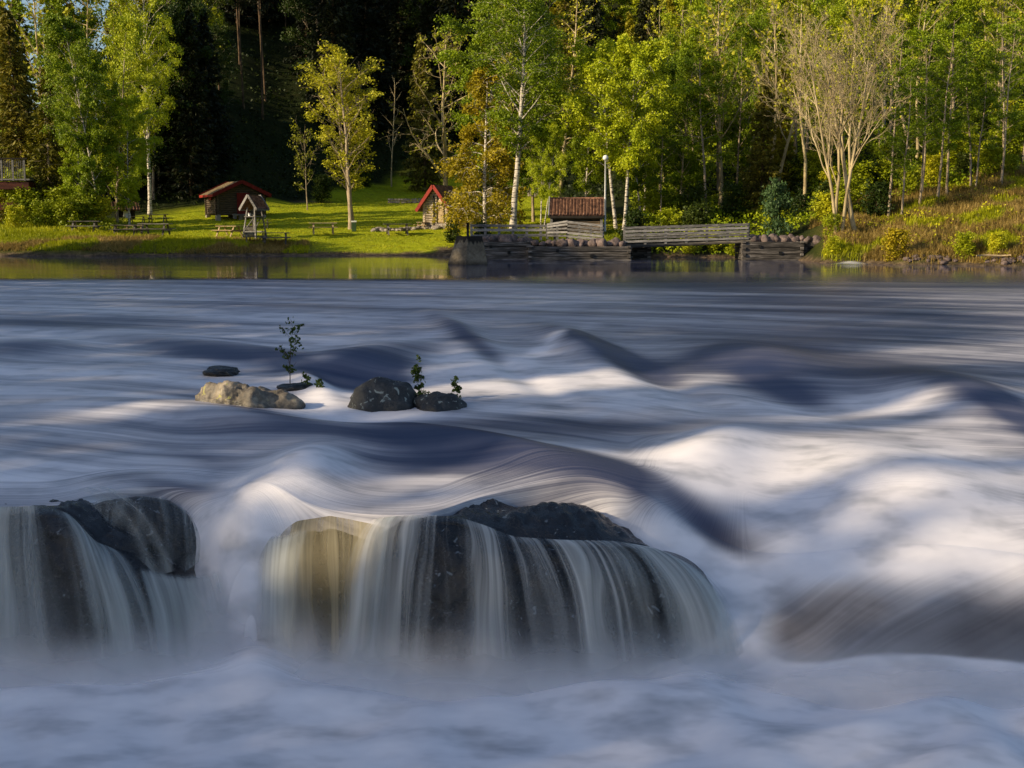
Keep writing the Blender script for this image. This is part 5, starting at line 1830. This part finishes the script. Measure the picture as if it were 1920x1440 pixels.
def make_protos():
    for i in range(4):
        proto('birch%d' % i, deciduous(100 + i, 14, crown0=.16, n1=34, len1=.25, ang=42, droop=-.04, n2=7, len2=.5, droop2=-.22, leaves=150, sig=.16, lsize=.08, trunk_r=.0085, wob=.025), 'birch_bark', 'birch_leaf')
    proto('birch_fork', deciduous(120, 12, crown0=.30, n1=34, len1=.26, ang=44, droop=-.05, n2=7, len2=.5, droop2=-.22, leaves=115, sig=.16, lsize=.076, trunk_r=.0095, stems=2, fork=.07, wob=.03), 'birch_bark', 'birch_leaf')
    proto('weeping', deciduous(130, 10, crown0=.08, n1=56, len1=.27, ang=55, droop=-.12, n2=8, len2=.6, droop2=-.5, leaves=46, sig=.13, lsize=.10, prof='cone', trunk_r=.012, aspect=.45), 'birch_bark', 'gold_leaf')
    proto('big_birch', deciduous(140, 17, crown0=.3, n1=48, len1=.24, ang=40, droop=-.04, n2=8, len2=.5, droop2=-.28, leaves=100, sig=.17, lsize=.076, trunk_r=.012, prof='round'), 'birch_bark', 'birch_leaf')
    for i in range(4):
        proto('alder%d' % i, deciduous(200 + i, 12, crown0=.26, n1=26, len1=.19, ang=64, droop=.02, n2=5, len2=.5, droop2=-.02, leaves=68, sig=.15, lsize=.078, trunk_r=.0085, wob=.03, flat=.5, prof='oval', keep_gaps=.5), 'pale_bark', 'alder_leaf')
    for i in range(3):
        proto('leafy%d' % i, deciduous(220 + i, 13, crown0=.12, n1=36, len1=.26, ang=52, droop=.0, n2=8, len2=.5, droop2=-.05, leaves=110, sig=.18, lsize=.082, trunk_r=.009, wob=.03, prof='round'), 'pale_bark', 'alder_leaf')
    proto('ash', deciduous(300, 12, crown0=.22, n1=26, len1=.24, ang=40, droop=.05, n2=7, len2=.5, droop2=.06, n3=2, leaves=66, sig=.12, lsize=.072, trunk_r=.0115, stems=2, fork=.035, prof='oval', rmin=.012, keep_gaps=.6, wob=.035), 'pale_bark', 'olive_leaf')
    proto('small_ash', deciduous(310, 6, crown0=.3, n1=15, len1=.34, ang=38, droop=.05, n2=6, len2=.5, droop2=.05, leaves=15, sig=.13, lsize=.10, trunk_r=.011, prof='vase', rmin=.010, keep_gaps=.5), 'pale_bark', 'olive_leaf')
    for i in range(3):
        proto('spruce%d' % i, spruce(400 + i, 15, w=.17), 'brown_bark', 'spruce_leaf')
    proto('thin_spruce', spruce(410, 12, w=.15, sparse=.3, dens=.9, base=.12), 'pale_bark', 'spruce_gold')
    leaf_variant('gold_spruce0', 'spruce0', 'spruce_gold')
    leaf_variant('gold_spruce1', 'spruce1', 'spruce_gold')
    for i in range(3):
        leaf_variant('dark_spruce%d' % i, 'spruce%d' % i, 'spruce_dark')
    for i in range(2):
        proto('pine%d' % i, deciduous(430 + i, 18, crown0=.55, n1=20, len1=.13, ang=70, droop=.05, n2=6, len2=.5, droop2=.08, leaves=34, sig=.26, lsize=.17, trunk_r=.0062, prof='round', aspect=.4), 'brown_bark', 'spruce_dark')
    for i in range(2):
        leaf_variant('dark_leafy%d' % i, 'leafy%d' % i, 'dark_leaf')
    proto('bare_multi', bare(500, 7.0, stems=3, fork=.11, kids=(9, 7, 5, 4), levels=5, ratio=.62, spread=25, leaves=.25, up=.085, crown0=.26, r0=.0095, tip=.006, lsize=.045), 'twig', 'olive_leaf')
    proto('bare_lean', bare(501, 9.0, stems=1, kids=(10, 6, 5, 4), levels=5, ratio=.46, spread=32, leaves=.2, up=.06, lean=(-.16, 0), crown0=.42, r0=.013, tip=.0055, lsize=.05), 'twig', 'olive_leaf')
    proto('bare0', bare(502, 11, stems=2, fork=.1, kids=(12, 6, 4, 3), levels=5, ratio=.42, spread=32, leaves=.5, up=.05, crown0=.35, r0=.009, tip=.006), 'twig', 'olive_leaf')
    proto('bare1', bare(503, 12, stems=1, kids=(16, 6, 4, 3), levels=5, ratio=.34, spread=36, leaves=.8, up=.04, crown0=.3, r0=.008, tip=.006), 'twig', 'olive_leaf')
    proto('old_ash', bare(504, 12, stems=1, kids=(13, 6, 5, 4), levels=5, ratio=.46, spread=58, leaves=.6, up=.015, crown0=.22, r0=.014, tip=.008, lsize=.08), 'twig', 'olive_leaf')
    proto('larch', bare(505, 17, stems=1, kids=(46, 6, 3, 2), levels=4, ratio=.17, spread=78, leaves=1.2, up=.02, crown0=.28, r0=.0075, tip=.006, lsize=.08), 'twig', 'olive_leaf')
    proto('dead_thin', bare(506, 9, stems=1, kids=(14, 5, 3, 2), levels=4, ratio=.24, spread=38, leaves=0, crown0=.3, r0=.007, tip=.006), 'twig', 'olive_leaf')
    for i, (leaf, nm) in enumerate((('bush_leaf', 'bush0'), ('bush_leaf', 'bush1'), ('dark_leaf', 'bush_dark'), ('teal_leaf', 'bush_teal'), ('gold_leaf', 'bush_gold'))):
        proto(nm, deciduous(600 + i, 2.0, crown0=.05, n1=26, len1=.46, ang=48, droop=.02, n2=5, len2=.5, droop2=0, leaves=26, sig=.13, lsize=.075, trunk_r=.012, prof='round', rmin=.004), 'brown_bark', leaf)


def px_scale(key_h, D, v_base, v_top):
    return (v_base - v_top) * D / FOC / key_h


HT = {}


def put(key, h0, name, u, D, vtop, label, rz=None, group=None, tilt=(0, 0), sx=1.0, cat='tree', rng=random.Random(4242)):
    """a tree whose foot stands in column u at distance D and whose top reaches row vtop"""
    p = ground_at(u, D)
    top = at(u, vtop, D)[2]
    sc = (top - p[2]) / h0
    return tree(key, name, p, label, sc, rng.uniform(0, 6.28) if rz is None else rz, group, tilt, sx, cat)


def plant_trees():
    R = math.radians
    # left-hand group
    put('spruce0', 15, 'spruce_tree', 66, 91, 12, 'tall brown-green spruce left of the white birch trunks, the tallest of the sunlit pair', sx=1.15)
    put('thin_spruce', 12, 'spruce_tree', 106, 86.5, 105, 'thin sunlit spruce with a pale bare lower trunk in front of the tallest spruce', sx=1.1)
    put('gold_spruce1', 15, 'spruce_tree', 84, 90, 210, 'short golden spruce tucked behind the thin one', sx=1.2)
    put('spruce2', 15, 'spruce_tree', 18, 106, -60, 'spruce at the very left edge with sky showing between its boughs', sx=.8)
    put('bare1', 12, 'bare_tree', 106, 101, -90, 'tall nearly leafless tree behind the left spruces against the sky')
    put('larch', 17, 'larch_tree', 172, 103, -120, 'tall thin larch with pale trunk between the spruces and the birches')
    put('larch', 17, 'larch_tree', 214, 112, -90, 'slender larch with brown trunk standing behind the left birch', sx=.8)
    put('spruce1', 15, 'spruce_tree', 150, 106, 0, 'olive spruce half hidden behind the larch trunks')
    put('birch0', 14, 'birch_tree', 163, 84.3, 150, 'white-stemmed birch nearest the thin spruce, its trunk bare to half height', tilt=(0, R(-1)), sx=.8)
    put('birch1', 14, 'birch_tree', 187, 85.5, 120, 'second white-stemmed birch, between the straight and the leaning one', sx=.75)
    put('birch2', 14, 'birch_tree', 197, 84.6, 48, 'tall bright green birch with a leaning trunk above the notice shelter', tilt=(0, R(4.5)), sx=.85)
    put('birch3', 14, 'birch_tree', 252, 86, 190, 'rounded birch at the edge of the dark forest, low branches over the shelter', sx=1.0)
    put('leafy0', 13, 'birch_tree', 230, 90, 60, 'leafy green tree filling the gap behind the leaning birch', sx=.8)
    put('big_birch', 17, 'birch_tree', 290, 102, -40, 'tall hanging birch in front of the dark forest, foliage in bright tufts', sx=.75)
    put('birch1', 14, 'birch_tree', 345, 112, -30, 'half shaded birch among the dark trunks right of the hanging birch', sx=.7)
    put('birch0', 14, 'birch_tree', 400, 124, -60, 'birch deep in the dark forest above the log cabin', sx=.7)
    for k, (u, D, vt, key, h0, l) in enumerate([(40, 108, -20, 'spruce0', 15, 'spruce filling the gap between the two left-hand spruces'), (128, 110, -60, 'spruce1', 15, 'olive spruce behind the thin larch trunks'),
            (192, 108, -40, 'leafy2', 13, 'light green tree high behind the leaning birch'), (240, 118, -60, 'spruce2', 15, 'spruce top behind the hanging birch'), (300, 112, -60, 'gold_spruce1', 15, 'golden spruce behind the hanging birch crown'),
            (5, 104, 120, 'leafy1', 13, 'green tree behind the railing of the high bridge')]):
        put(key, h0, 'spruce_tree' if 'spruce' in key else 'tree', u, D, vt, l, sx=1.1)
    # bushes under them
    bl = ['bright green bush at the foot of the spruces', 'bright bush between the spruce trunks and the birches', 'leafy bush under the white birch trunks', 'bush behind the leftmost picnic table',
          'rounded bush beside the notice shelter', 'sunlit bush at the left end of the grassy bank', 'yellow-green bush right of the high bridge', 'low bush in front of the thin spruce', 'spreading bush under the leaning birch']
    for k, (u, D, s) in enumerate([(62, 85, 1.0), (128, 85, 1.0), (168, 83.5, .9), (140, 83, .8), (205, 84.5, .8), (40, 82, .6), (48, 88, 1.5), (95, 83, .7), (186, 84.3, .85)]):
        p = ground_at(u, D)
        tree(('bush0', 'bush1')[k % 2], 'bush', p, bl[k], s * 1.1, k * 1.3, 'bushes under the left-hand trees', sx=1.3, cat='bush')
    # middle of the lawn
    put('ash', 12, 'ash_tree', 664, 88, 100, 'twin-trunked tree with yellow-olive leaves alone on the lawn', rz=.35, sx=1.3)
    put('small_ash', 6, 'ash_tree', 582, 104, 262, 'small young tree with thin yellow leaves behind the twin-trunked one', sx=.95)
    put('dead_thin', 9, 'bare_tree', 738, 126, 120, 'thin leafless dead tree at the dark forest edge above the lawn')
    put('spruce1', 15, 'spruce_tree', 800, 122, 60, 'dark brown spruce with hanging boughs at the edge of the dark forest')
    put('old_ash', 12, 'old_tree', 838, 92, 40, 'old thick-trunked tree with gnarled branches reaching left over the lawn', rz=2.0, sx=1.1)
    put('weeping', 10, 'birch_tree', 910, 80, 118, 'golden weeping birch sweeping down to the grass beside the red-gabled shed', sx=1.1)
    put('weeping', 10, 'birch_tree', 878, 84, 300, 'low golden weeping birch shading the shed wall', sx=1.0, rz=1.0)
    put('dark_leafy0', 13, 'tree', 920, 84, 285, 'dense shaded tree under the golden weeping birch', sx=.9)
    put('big_birch', 17, 'birch_tree', 962, 78, -20, 'tall bright green birch with a stout leaning trunk behind the fence', tilt=(0, R(-4)), sx=1.25)
    put('birch2', 14, 'birch_tree', 925, 85, -10, 'tall birch crown rising directly behind the golden weeping birch', sx=1.05)
    put('leafy2', 13, 'tree', 1000, 89, 30, 'bright green tree between the tall birch and the tan larch', sx=.9)
    put('bare0', 11, 'bare_tree', 935, 86, 0, 'pale-limbed tree whose bare forks show through the bright birch crown', sx=.9)
    put('birch_fork', 12, 'birch_tree', 1016, 77, 225, 'slim young birch leaning left behind the fence, left of the tiled hut', tilt=(0, R(-4)), sx=.7)
    put('leafy1', 13, 'tree', 985, 134, 10, 'mid-green tree behind the tall bright birch', sx=.8)
    put('larch', 17, 'larch_tree', 1046, 96, -140, 'tall tan larch with a straight pale trunk, bare limbs on both sides', sx=1.0)
    put('spruce0', 15, 'spruce_tree', 1070, 130, -40, 'shaded spruce behind the tall tan larch')
    put('birch_fork', 12, 'birch_tree', 1160, 77, 60, 'white-trunked birch with a forked crown beside the lamp post', sx=1.05, rz=0.6)
    put('birch1', 14, 'birch_tree', 1095, 86, 120, 'yellow-green birch behind the tiled hut', sx=.85)
    put('birch3', 14, 'birch_tree', 1205, 88, 100, 'yellow-green birch right of the forked birch', sx=.9)
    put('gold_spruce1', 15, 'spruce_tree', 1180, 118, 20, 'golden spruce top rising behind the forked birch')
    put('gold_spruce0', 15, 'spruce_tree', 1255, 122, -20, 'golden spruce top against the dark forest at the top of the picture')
    put('leafy2', 13, 'tree', 1270, 84, 110, 'leafy green tree above the left-hand end of the footbridge', sx=.9)
    put('alder0', 12, 'alder_tree', 1235, 79, 210, 'slim alder with a brown trunk near the end of the footbridge')
    put('alder2', 12, 'alder_tree', 1320, 82, 60, 'tall alder behind the middle of the footbridge', tilt=(0, R(-2)))
    put('leafy0', 13, 'tree', 1375, 90, 60, 'broad green tree behind the right-hand end of the footbridge', sx=.8)
    put('spruce1', 15, 'spruce_tree', 1420, 80, 130, 'dark spruce behind the bare many-stemmed tree', sx=1.1)
    put('gold_spruce1', 15, 'spruce_tree', 1455, 84, 90, 'yellowish spruce just right of the dark one, behind the bare tree', sx=.9)
    # right bank
    put('bare_multi', 7.4, 'bare_tree', 1562, 66.0, 35, 'big many-stemmed tree with bare pale twigs at the waterside', rz=0.5, sx=1.0)
    put('bare_lean', 9.3, 'bare_tree', 1598, 66.2, 20, 'pale leaning bare tree just right of the many-stemmed one', rz=0.0, tilt=(0, R(-4)))
    put('bare0', 11, 'bare_tree', 1580, 71, 20, 'grey bare tree behind the many-stemmed one', tilt=(0, R(-5)))
    put('bare0', 11, 'bare_tree', 1905, 78, -80, 'bare pale tree at the top right edge', sx=1.1)
    put('bare1', 12, 'bare_tree', 1480, 92, -30, 'leafless twiggy tree high behind the many-stemmed one')
    put('bare1', 12, 'bare_tree', 1400, 98, -40, 'leafless twiggy tree above the footbridge')
    for k, (u, D, vt, l) in enumerate([(1345, 84, 0, 'pale bare tree poking out of the green wall above the footbridge'), (1500, 78, -20, 'tall thin bare tree close behind the many-stemmed one'),
                                       (1700, 80, -30, 'bare pale tree behind the doubled alder trunk'), (1850, 82, -40, 'bare pale tree behind the stout alder'), (1440, 82, 10, 'bare tree whose twigs fill the gap left of the many-stemmed one')]):
        put(('bare0', 'bare1')[k % 2], (11, 12)[k % 2], 'bare_tree', u, D, vt, l, sx=1.15)
    put('bare0', 11, 'bare_tree', 1640, 84, -30, 'bare tree rising over the alders left of the grove', sx=.8)
    g = 'slender alders of the right bank grove'
    spec = [(1656, 69, 60, -3, 'first slim alder of the grove, standing alone at its left edge'), (1681, 68, 130, -2, 'slim alder second from the left edge of the grove'),
            (1713, 69.5, 80, -2, 'alder with a doubled trunk in the middle of the grove'), (1716, 71.5, 40, 1, 'alder close behind the doubled trunk'),
            (1746, 70, 50, -4, 'tilted alder just right of the doubled trunk'), (1762, 72, 40, -5, 'alder leaning left beside the bare patch of earth'),
            (1806, 73, 60, 0, 'upright alder right of the bare patch of earth'), (1815, 72.5, 110, 7, 'short alder leaning right beside an upright one'),
            (1862, 71.5, 40, -4, 'stout alder near the right edge of the picture'), (1866, 76, 20, 0, 'alder hidden behind the stout one'), (1900, 77, 80, -2, 'alder trunk at the far right edge')]
    for k, (u, D, vt, tl, lab) in enumerate(spec):
        put('alder%d' % (k % 4), 12, 'alder_tree', u, D, vt, lab, tilt=(0, R(tl)), sx=.95)
    # wood behind, on the slope: things nothing in the photo tells apart
    rr = random.Random(99)
    lab, grp = 'one of the alders and birches massed on the sunny slope above the right bank', 'trees massed on the sunny right slope'
    n = 0
    while n < 78:
        u, D = rr.uniform(1190, 2060), rr.uniform(78, 150)
        if u < 1500 and D < 84: continue
        key, h0 = rr.choice([('alder0', 12), ('alder1', 12), ('alder2', 12), ('alder3', 12), ('leafy0', 13), ('leafy1', 13), ('leafy2', 13), ('birch1', 14), ('bare1', 12), ('alder1', 12)])
        p = ground_at(u, D)
        tree(key, 'slope_tree', p, lab, rr.uniform(.75, 1.15) * 12 / h0, rr.uniform(0, 6.28), grp, (rr.uniform(-.05, .05), rr.uniform(-.09, .03)))
        n += 1
    lab, grp = 'one of the dark spruces and pines crowding the shaded slope behind the lawn', 'spruces and pines of the dark slope'
    n = 0
    while n < 92:
        u, D = rr.uniform(300, 1240), rr.uniform(112, 190)
        if D < np.interp(u, [300, 560, 750, 860, 1240], [112, 126, 136, 136, 122]): continue
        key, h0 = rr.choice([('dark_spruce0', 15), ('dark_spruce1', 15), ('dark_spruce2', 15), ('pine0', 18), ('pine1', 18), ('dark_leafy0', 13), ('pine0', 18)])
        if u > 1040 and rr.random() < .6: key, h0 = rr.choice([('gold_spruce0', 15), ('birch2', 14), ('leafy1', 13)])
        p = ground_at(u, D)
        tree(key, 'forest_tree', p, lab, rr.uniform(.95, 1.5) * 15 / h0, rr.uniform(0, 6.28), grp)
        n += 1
    for k in range(16):
        u, D = rr.uniform(285, 440), rr.uniform(103, 128)
        key, h0 = rr.choice([('dark_spruce0', 15), ('dark_spruce1', 15), ('dark_leafy0', 13), ('dark_leafy1', 13), ('dark_spruce2', 15)])
        tree(key, 'forest_tree', ground_at(u, max(D, 106)), lab, rr.uniform(.7, 1.1) * 15 / h0, rr.uniform(0, 6.28), grp)
    lab, grp = 'one of the trees standing beyond the left edge above the high bridge', 'trees at the far left edge'
    for k in range(14):
        u, D = rr.uniform(-420, 30), rr.uniform(108, 140)
        key, h0 = rr.choice([('spruce0', 15), ('leafy0', 13), ('birch1', 14), ('spruce2', 15)])
        tree(key, 'edge_tree', ground_at(u, D), lab, rr.uniform(.7, 1.05) * (14 if u > -60 else 20) / h0, rr.uniform(0, 6.28), grp)
    # understorey bushes
    lab, grp = 'one of the leafy bushes growing under the trees of the right bank', 'bushes under the right bank trees'
    for k in range(46):
        u = rr.uniform(1210, 1960)
        D = rr.uniform(*((74, 84) if u < 1500 else (68 if u < 1640 else 72, 86)))
        tree(rr.choice(['bush0', 'bush1', 'bush_dark'] if u > 1500 else ['bush0', 'bush_dark', 'bush_dark']), 'bush', ground_at(u, D), lab, rr.uniform(.45, 1.0), rr.uniform(0, 6.28), grp, sx=1.3, cat='bush')
    for u, D, s, k, l in [(1447, 69.6, 1.25, 'bush_teal', 'upright blue-green bush behind the crib at the end of the footbridge'), (1672, 60.4, .62, 'bush_gold', 'dark golden bush hanging over the water at the right bank'),
                          (1290, 72.5, .55, 'bush0', 'bright green bush under the middle of the footbridge'), (1330, 72.2, .6, 'bush1', 'bright green bush under the right half of the footbridge'),
                          (1372, 71.5, .55, 'bush0', 'bright green bush beside the crib under the footbridge'), (1188, 70.5, .8, 'bush_dark', 'dark bush at the left-hand end of the footbridge'),
                          (1210, 73.5, .8, 'bush0', 'green bush right behind the footbridge railing post'), (1555, 62.6, .35, 'bush1', 'low green bush at the corner of the short crib wall'), (1538, 69.6, .7, 'bush1', 'green bush behind the stones of the short crib wall'), (1552, 66.0, .5, 'bush0', 'green bush between the short crib wall and the pale bare tree'),
                          (735, 84, .001, 'bush_dark', ''), (905, 71.8, .55, 'bush_dark', 'low dark bush behind the pier and the fence end'), (850, 79, .6, 'bush_dark', 'low shaded bush right of the shed'),
                          (1860, 58.9, .42, 'bush1', 'yellow-green bush over the driftwood log'), (1800, 59.6, .5, 'bush1', 'yellow-green bush low on the right bank'),
                          (660, 118, .9, 'bush_dark', 'dark bush at the back of the lawn behind the twin-trunked tree'), (610, 110, 1.0, 'bush_dark', 'dark rounded bush behind the small young tree'),
                          (690, 121, .9, 'bush_dark', 'dark bush at the foot of the forest above the lawn')]:
        if s > .01:
            tree(k, 'bush', ground_at(u, D), l, s, u, None, sx=1.25 if 'teal' not in k else .8, cat='bush')


def blades(name, XY, hts, rng, mat, width=0.012, lean=0.35, per=5, label=None):
    """tufts of grass blades as one mass"""
    n = len(XY)
    XY = np.repeat(XY, per, axis=0) + rng.normal(size=(n * per, 2)) * 0.06
    H = np.repeat(hts, per) * rng.uniform(.6, 1.15, n * per)
    Z = ground_z(XY[:, 0], XY[:, 1]) - 0.03
    B = np.column_stack([XY, Z])
    az = rng.uniform(0, 6.28, n * per)
    ln = np.abs(rng.normal(size=n * per)) * lean
    d = np.column_stack([np.cos(az) * ln, np.sin(az) * ln, np.ones(n * per)])
    w = np.column_stack([-np.sin(az), np.cos(az), np.zeros(n * per)]) * width
    m = B + d * (H * .55)[:, None]
    tp = B + d * H[:, None] + np.column_stack([np.cos(az), np.sin(az), -0.5 * np.ones(n * per)]) * (H * ln * .5)[:, None]
    V = np.stack([B - w, B + w, m + w * .8, tp, m - w * .8], axis=1).reshape(-1, 3)
    k = np.arange(n * per)[:, None] * 5
    F = np.concatenate([k + np.array([[0, 1, 2, 4]]), k + np.array([[4, 2, 3, 3]])], axis=0)
    F1 = k + np.array([[0, 1, 2, 4]])
    # second quad as a thin quad with a doubled tip vertex
    V2 = np.concatenate([V, tp + w * .1], axis=0)
    t2 = (np.arange(n * per) + n * per * 5)[:, None]
    F2 = np.concatenate([k + 4, k + 2, t2, k + 3], axis=1)
    me = np_mesh(name, V2, np.concatenate([F1, F2]), mat)
    o = link(bpy.data.objects.new(name, me))
    tag(o, label, None, None, 'stuff')


def ground_cover():
    rng = np.random.default_rng(7)

    def pts(n, u0, u1, d0, d1, keep=None):
        u = rng.uniform(u0, u1, n)
        D = rng.uniform(d0, d1, n)
        x = (u - 960) / FOC * D
        z = ground_z(x, D)
        ok = z > 0.12
        if keep is not None: ok &= keep(u, D, z)
        return np.column_stack([x, D])[ok], u[ok], z[ok]
    # right bank
    p, u, z = pts(15800, 1515, 2010, 57.5, 76, lambda u, D, z: (u > 1542) | (D > 69.0))
    dry = fnoise(p[:, 0], p[:, 1] * 1.3, 0.8, 3.0) > -0.28
    blades('dry_grass', p[dry], rng.uniform(.22, .5, dry.sum()), rng, M['dry_grass'], .014, .6)
    blades('grass', p[~dry], rng.uniform(.18, .42, (~dry).sum()), rng, M['green_grass'], .017, .5)
    # left bank strip
    p, u, z = pts(9000, -60, 580, 75.4, 80.2)
    dry = (fnoise(p[:, 0], p[:, 1], 0.7, 1.0) > 0.0) & (z < 1.0)
    blades('dry_grass', p[dry], rng.uniform(.15, .38, dry.sum()), rng, M['dry_grass'], .012, .6)
    blades('grass', p[~dry], rng.uniform(.12, .32, (~dry).sum()), rng, M['green_grass'], .014, .4)
    p, u, z = pts(4000, -60, 220, 79, 90)
    blades('grass', p, rng.uniform(.25, .5, len(p)), rng, M['green_grass'], .018, .4)
    # lawn: short blades
    p, u, z = pts(30000, 200, 1180, 76.5, 126, lambda u, D, z: D < np.interp(u, [0, 300, 420, 560, 750, 860, 1000, 1100], [88, 101, 103, 108, 127, 128, 125, 92]))
    blades('lawn_grass', p, rng.uniform(.05, .13, len(p)), rng, M['green_grass'], .02, .4, per=4)
    p, u, z = pts(2500, 880, 1160, 68.9, 76)
    blades('grass', p, rng.uniform(.12, .3, len(p)), rng, M['green_grass'], .016, .4)
    # leafy undergrowth on the slopes
    def leaves(name, n, u0, u1, d0, d1, mat, hmax, size, keep=None, clump=0.6):
        q, u, z = pts(n, u0, u1, d0, d1, keep)
        c = np.column_stack([q, ground_z(q[:, 0], q[:, 1])])
        hh = hmax * np.clip(0.5 + 0.6 * fnoise(q[:, 0], q[:, 1], clump, 2.0), 0.05, 1.2)
        c[:, 2] += rng.uniform(0, 1, len(c)) * hh
        V, F = leaf_quads(c, size, rng, .65, flat=.3)
        o = link(bpy.data.objects.new(name, np_mesh(name, V, F, mat)))
        tag(o, None, None, None, 'stuff')
    leaves('undergrowth', 30000, 1180, 2010, 71, 100, M['alder_leaf'], .7, .10, lambda u, D, z: D > np.interp(u, [1180, 1500, 1640, 1920], [73, 70, 72, 74]))
    leaves('undergrowth', 26000, 1180, 2010, 95, 160, M['alder_leaf'], 1.2, .16)
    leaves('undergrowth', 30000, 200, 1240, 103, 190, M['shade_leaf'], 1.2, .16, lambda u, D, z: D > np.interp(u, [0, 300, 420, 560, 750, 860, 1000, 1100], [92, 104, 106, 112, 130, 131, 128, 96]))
    leaves('undergrowth', 6000, 1540, 2010, 58, 74, M['bush_leaf'], .45, .07, lambda u, D, z: fnoise((u - 960) / FOC * D, D, 0.9, 8.0) > -0.05)
    leaves('undergrowth', 5000, -40, 260, 79.5, 92, M['bush_leaf'], .6, .08)


def sapling():
    def plant(name, u, v, D, h, seed, label, spread=.34, n1=14, leaves=11, lsize=.026):
        p = at(u, v, D)
        h *= 1.06
        wd, V, F = deciduous(seed, h, crown0=.32, n1=n1, len1=spread, ang=42, droop=.03, n2=3, len2=.5, droop2=.02, leaves=leaves, sig=.022, lsize=lsize, trunk_r=.013, prof='vase', rmin=.0025, keep_gaps=.2, wob=.05)
        r = empty(name, p, 0, label, 'plant')
        link(bpy.data.objects.new('stem', wd.mesh('stem', M['brown_bark'])), r)
        link(bpy.data.objects.new('foliage', np_mesh('foliage', V, F, M['sap_leaf'])), r)
    M['sap_leaf'] = mat_leaf('sapling_leaf', (0.03, 0.055, 0.008), (0.07, 0.11, 0.015), (0.13, 0.17, 0.03), scale=6.0)
    plant('sapling', 544, 712, 19.6, .70, 701, 'little sapling with sparse green leaves growing on a rock in mid-river')
    plant('weed', 572, 716, 19.5, .16, 702, 'low bent sprig at the foot of the mid-river sapling', n1=5)
    plant('weed', 601, 727, 19.3, .12, 703, 'tiny sprig beside the little chute right of the sapling', n1=5)
    plant('weed', 787, 728, 18.5, .26, 704, 'leafy weed between the two dark boulders', n1=8)
    plant('weed', 790, 705, 18.5, .28, 705, 'single thin stalk with a leaf tuft at its tip above the dark boulders', spread=.10, n1=3, leaves=9)
    plant('weed', 846, 735, 18.4, .22, 706, 'thin weed on the top of the low dark boulder', spread=.16, n1=6)
    plant('weed', 862, 742, 18.4, .12, 707, 'small weed at the right end of the low dark boulder', spread=.2, n1=5)
    rng = np.random.default_rng(70)
    n = 260
    c = np.array([at(rng.uniform(775, 850), 0, 18.45) for _ in range(n)])
    u = np.array([rng.uniform(778, 848) for _ in range(n)])
    C = np.array([at(uu, 744 - 8 * math.exp(-((uu - 795) / 14) ** 2) + rng.uniform(-4, 3) - .02 * abs(uu - 810), 18.2 + rng.uniform(0, .3)) for uu in u])
    V, F = leaf_quads(C, .022, rng, .35)
    o = link(bpy.data.objects.new('moss_tuft', np_mesh('moss_tuft', V, F, M['sap_leaf'])))
    tag(o, 'green fringe of moss and weeds along the low dark boulder', 'moss')


make_protos()
plant_trees()
ground_cover()
sapling()
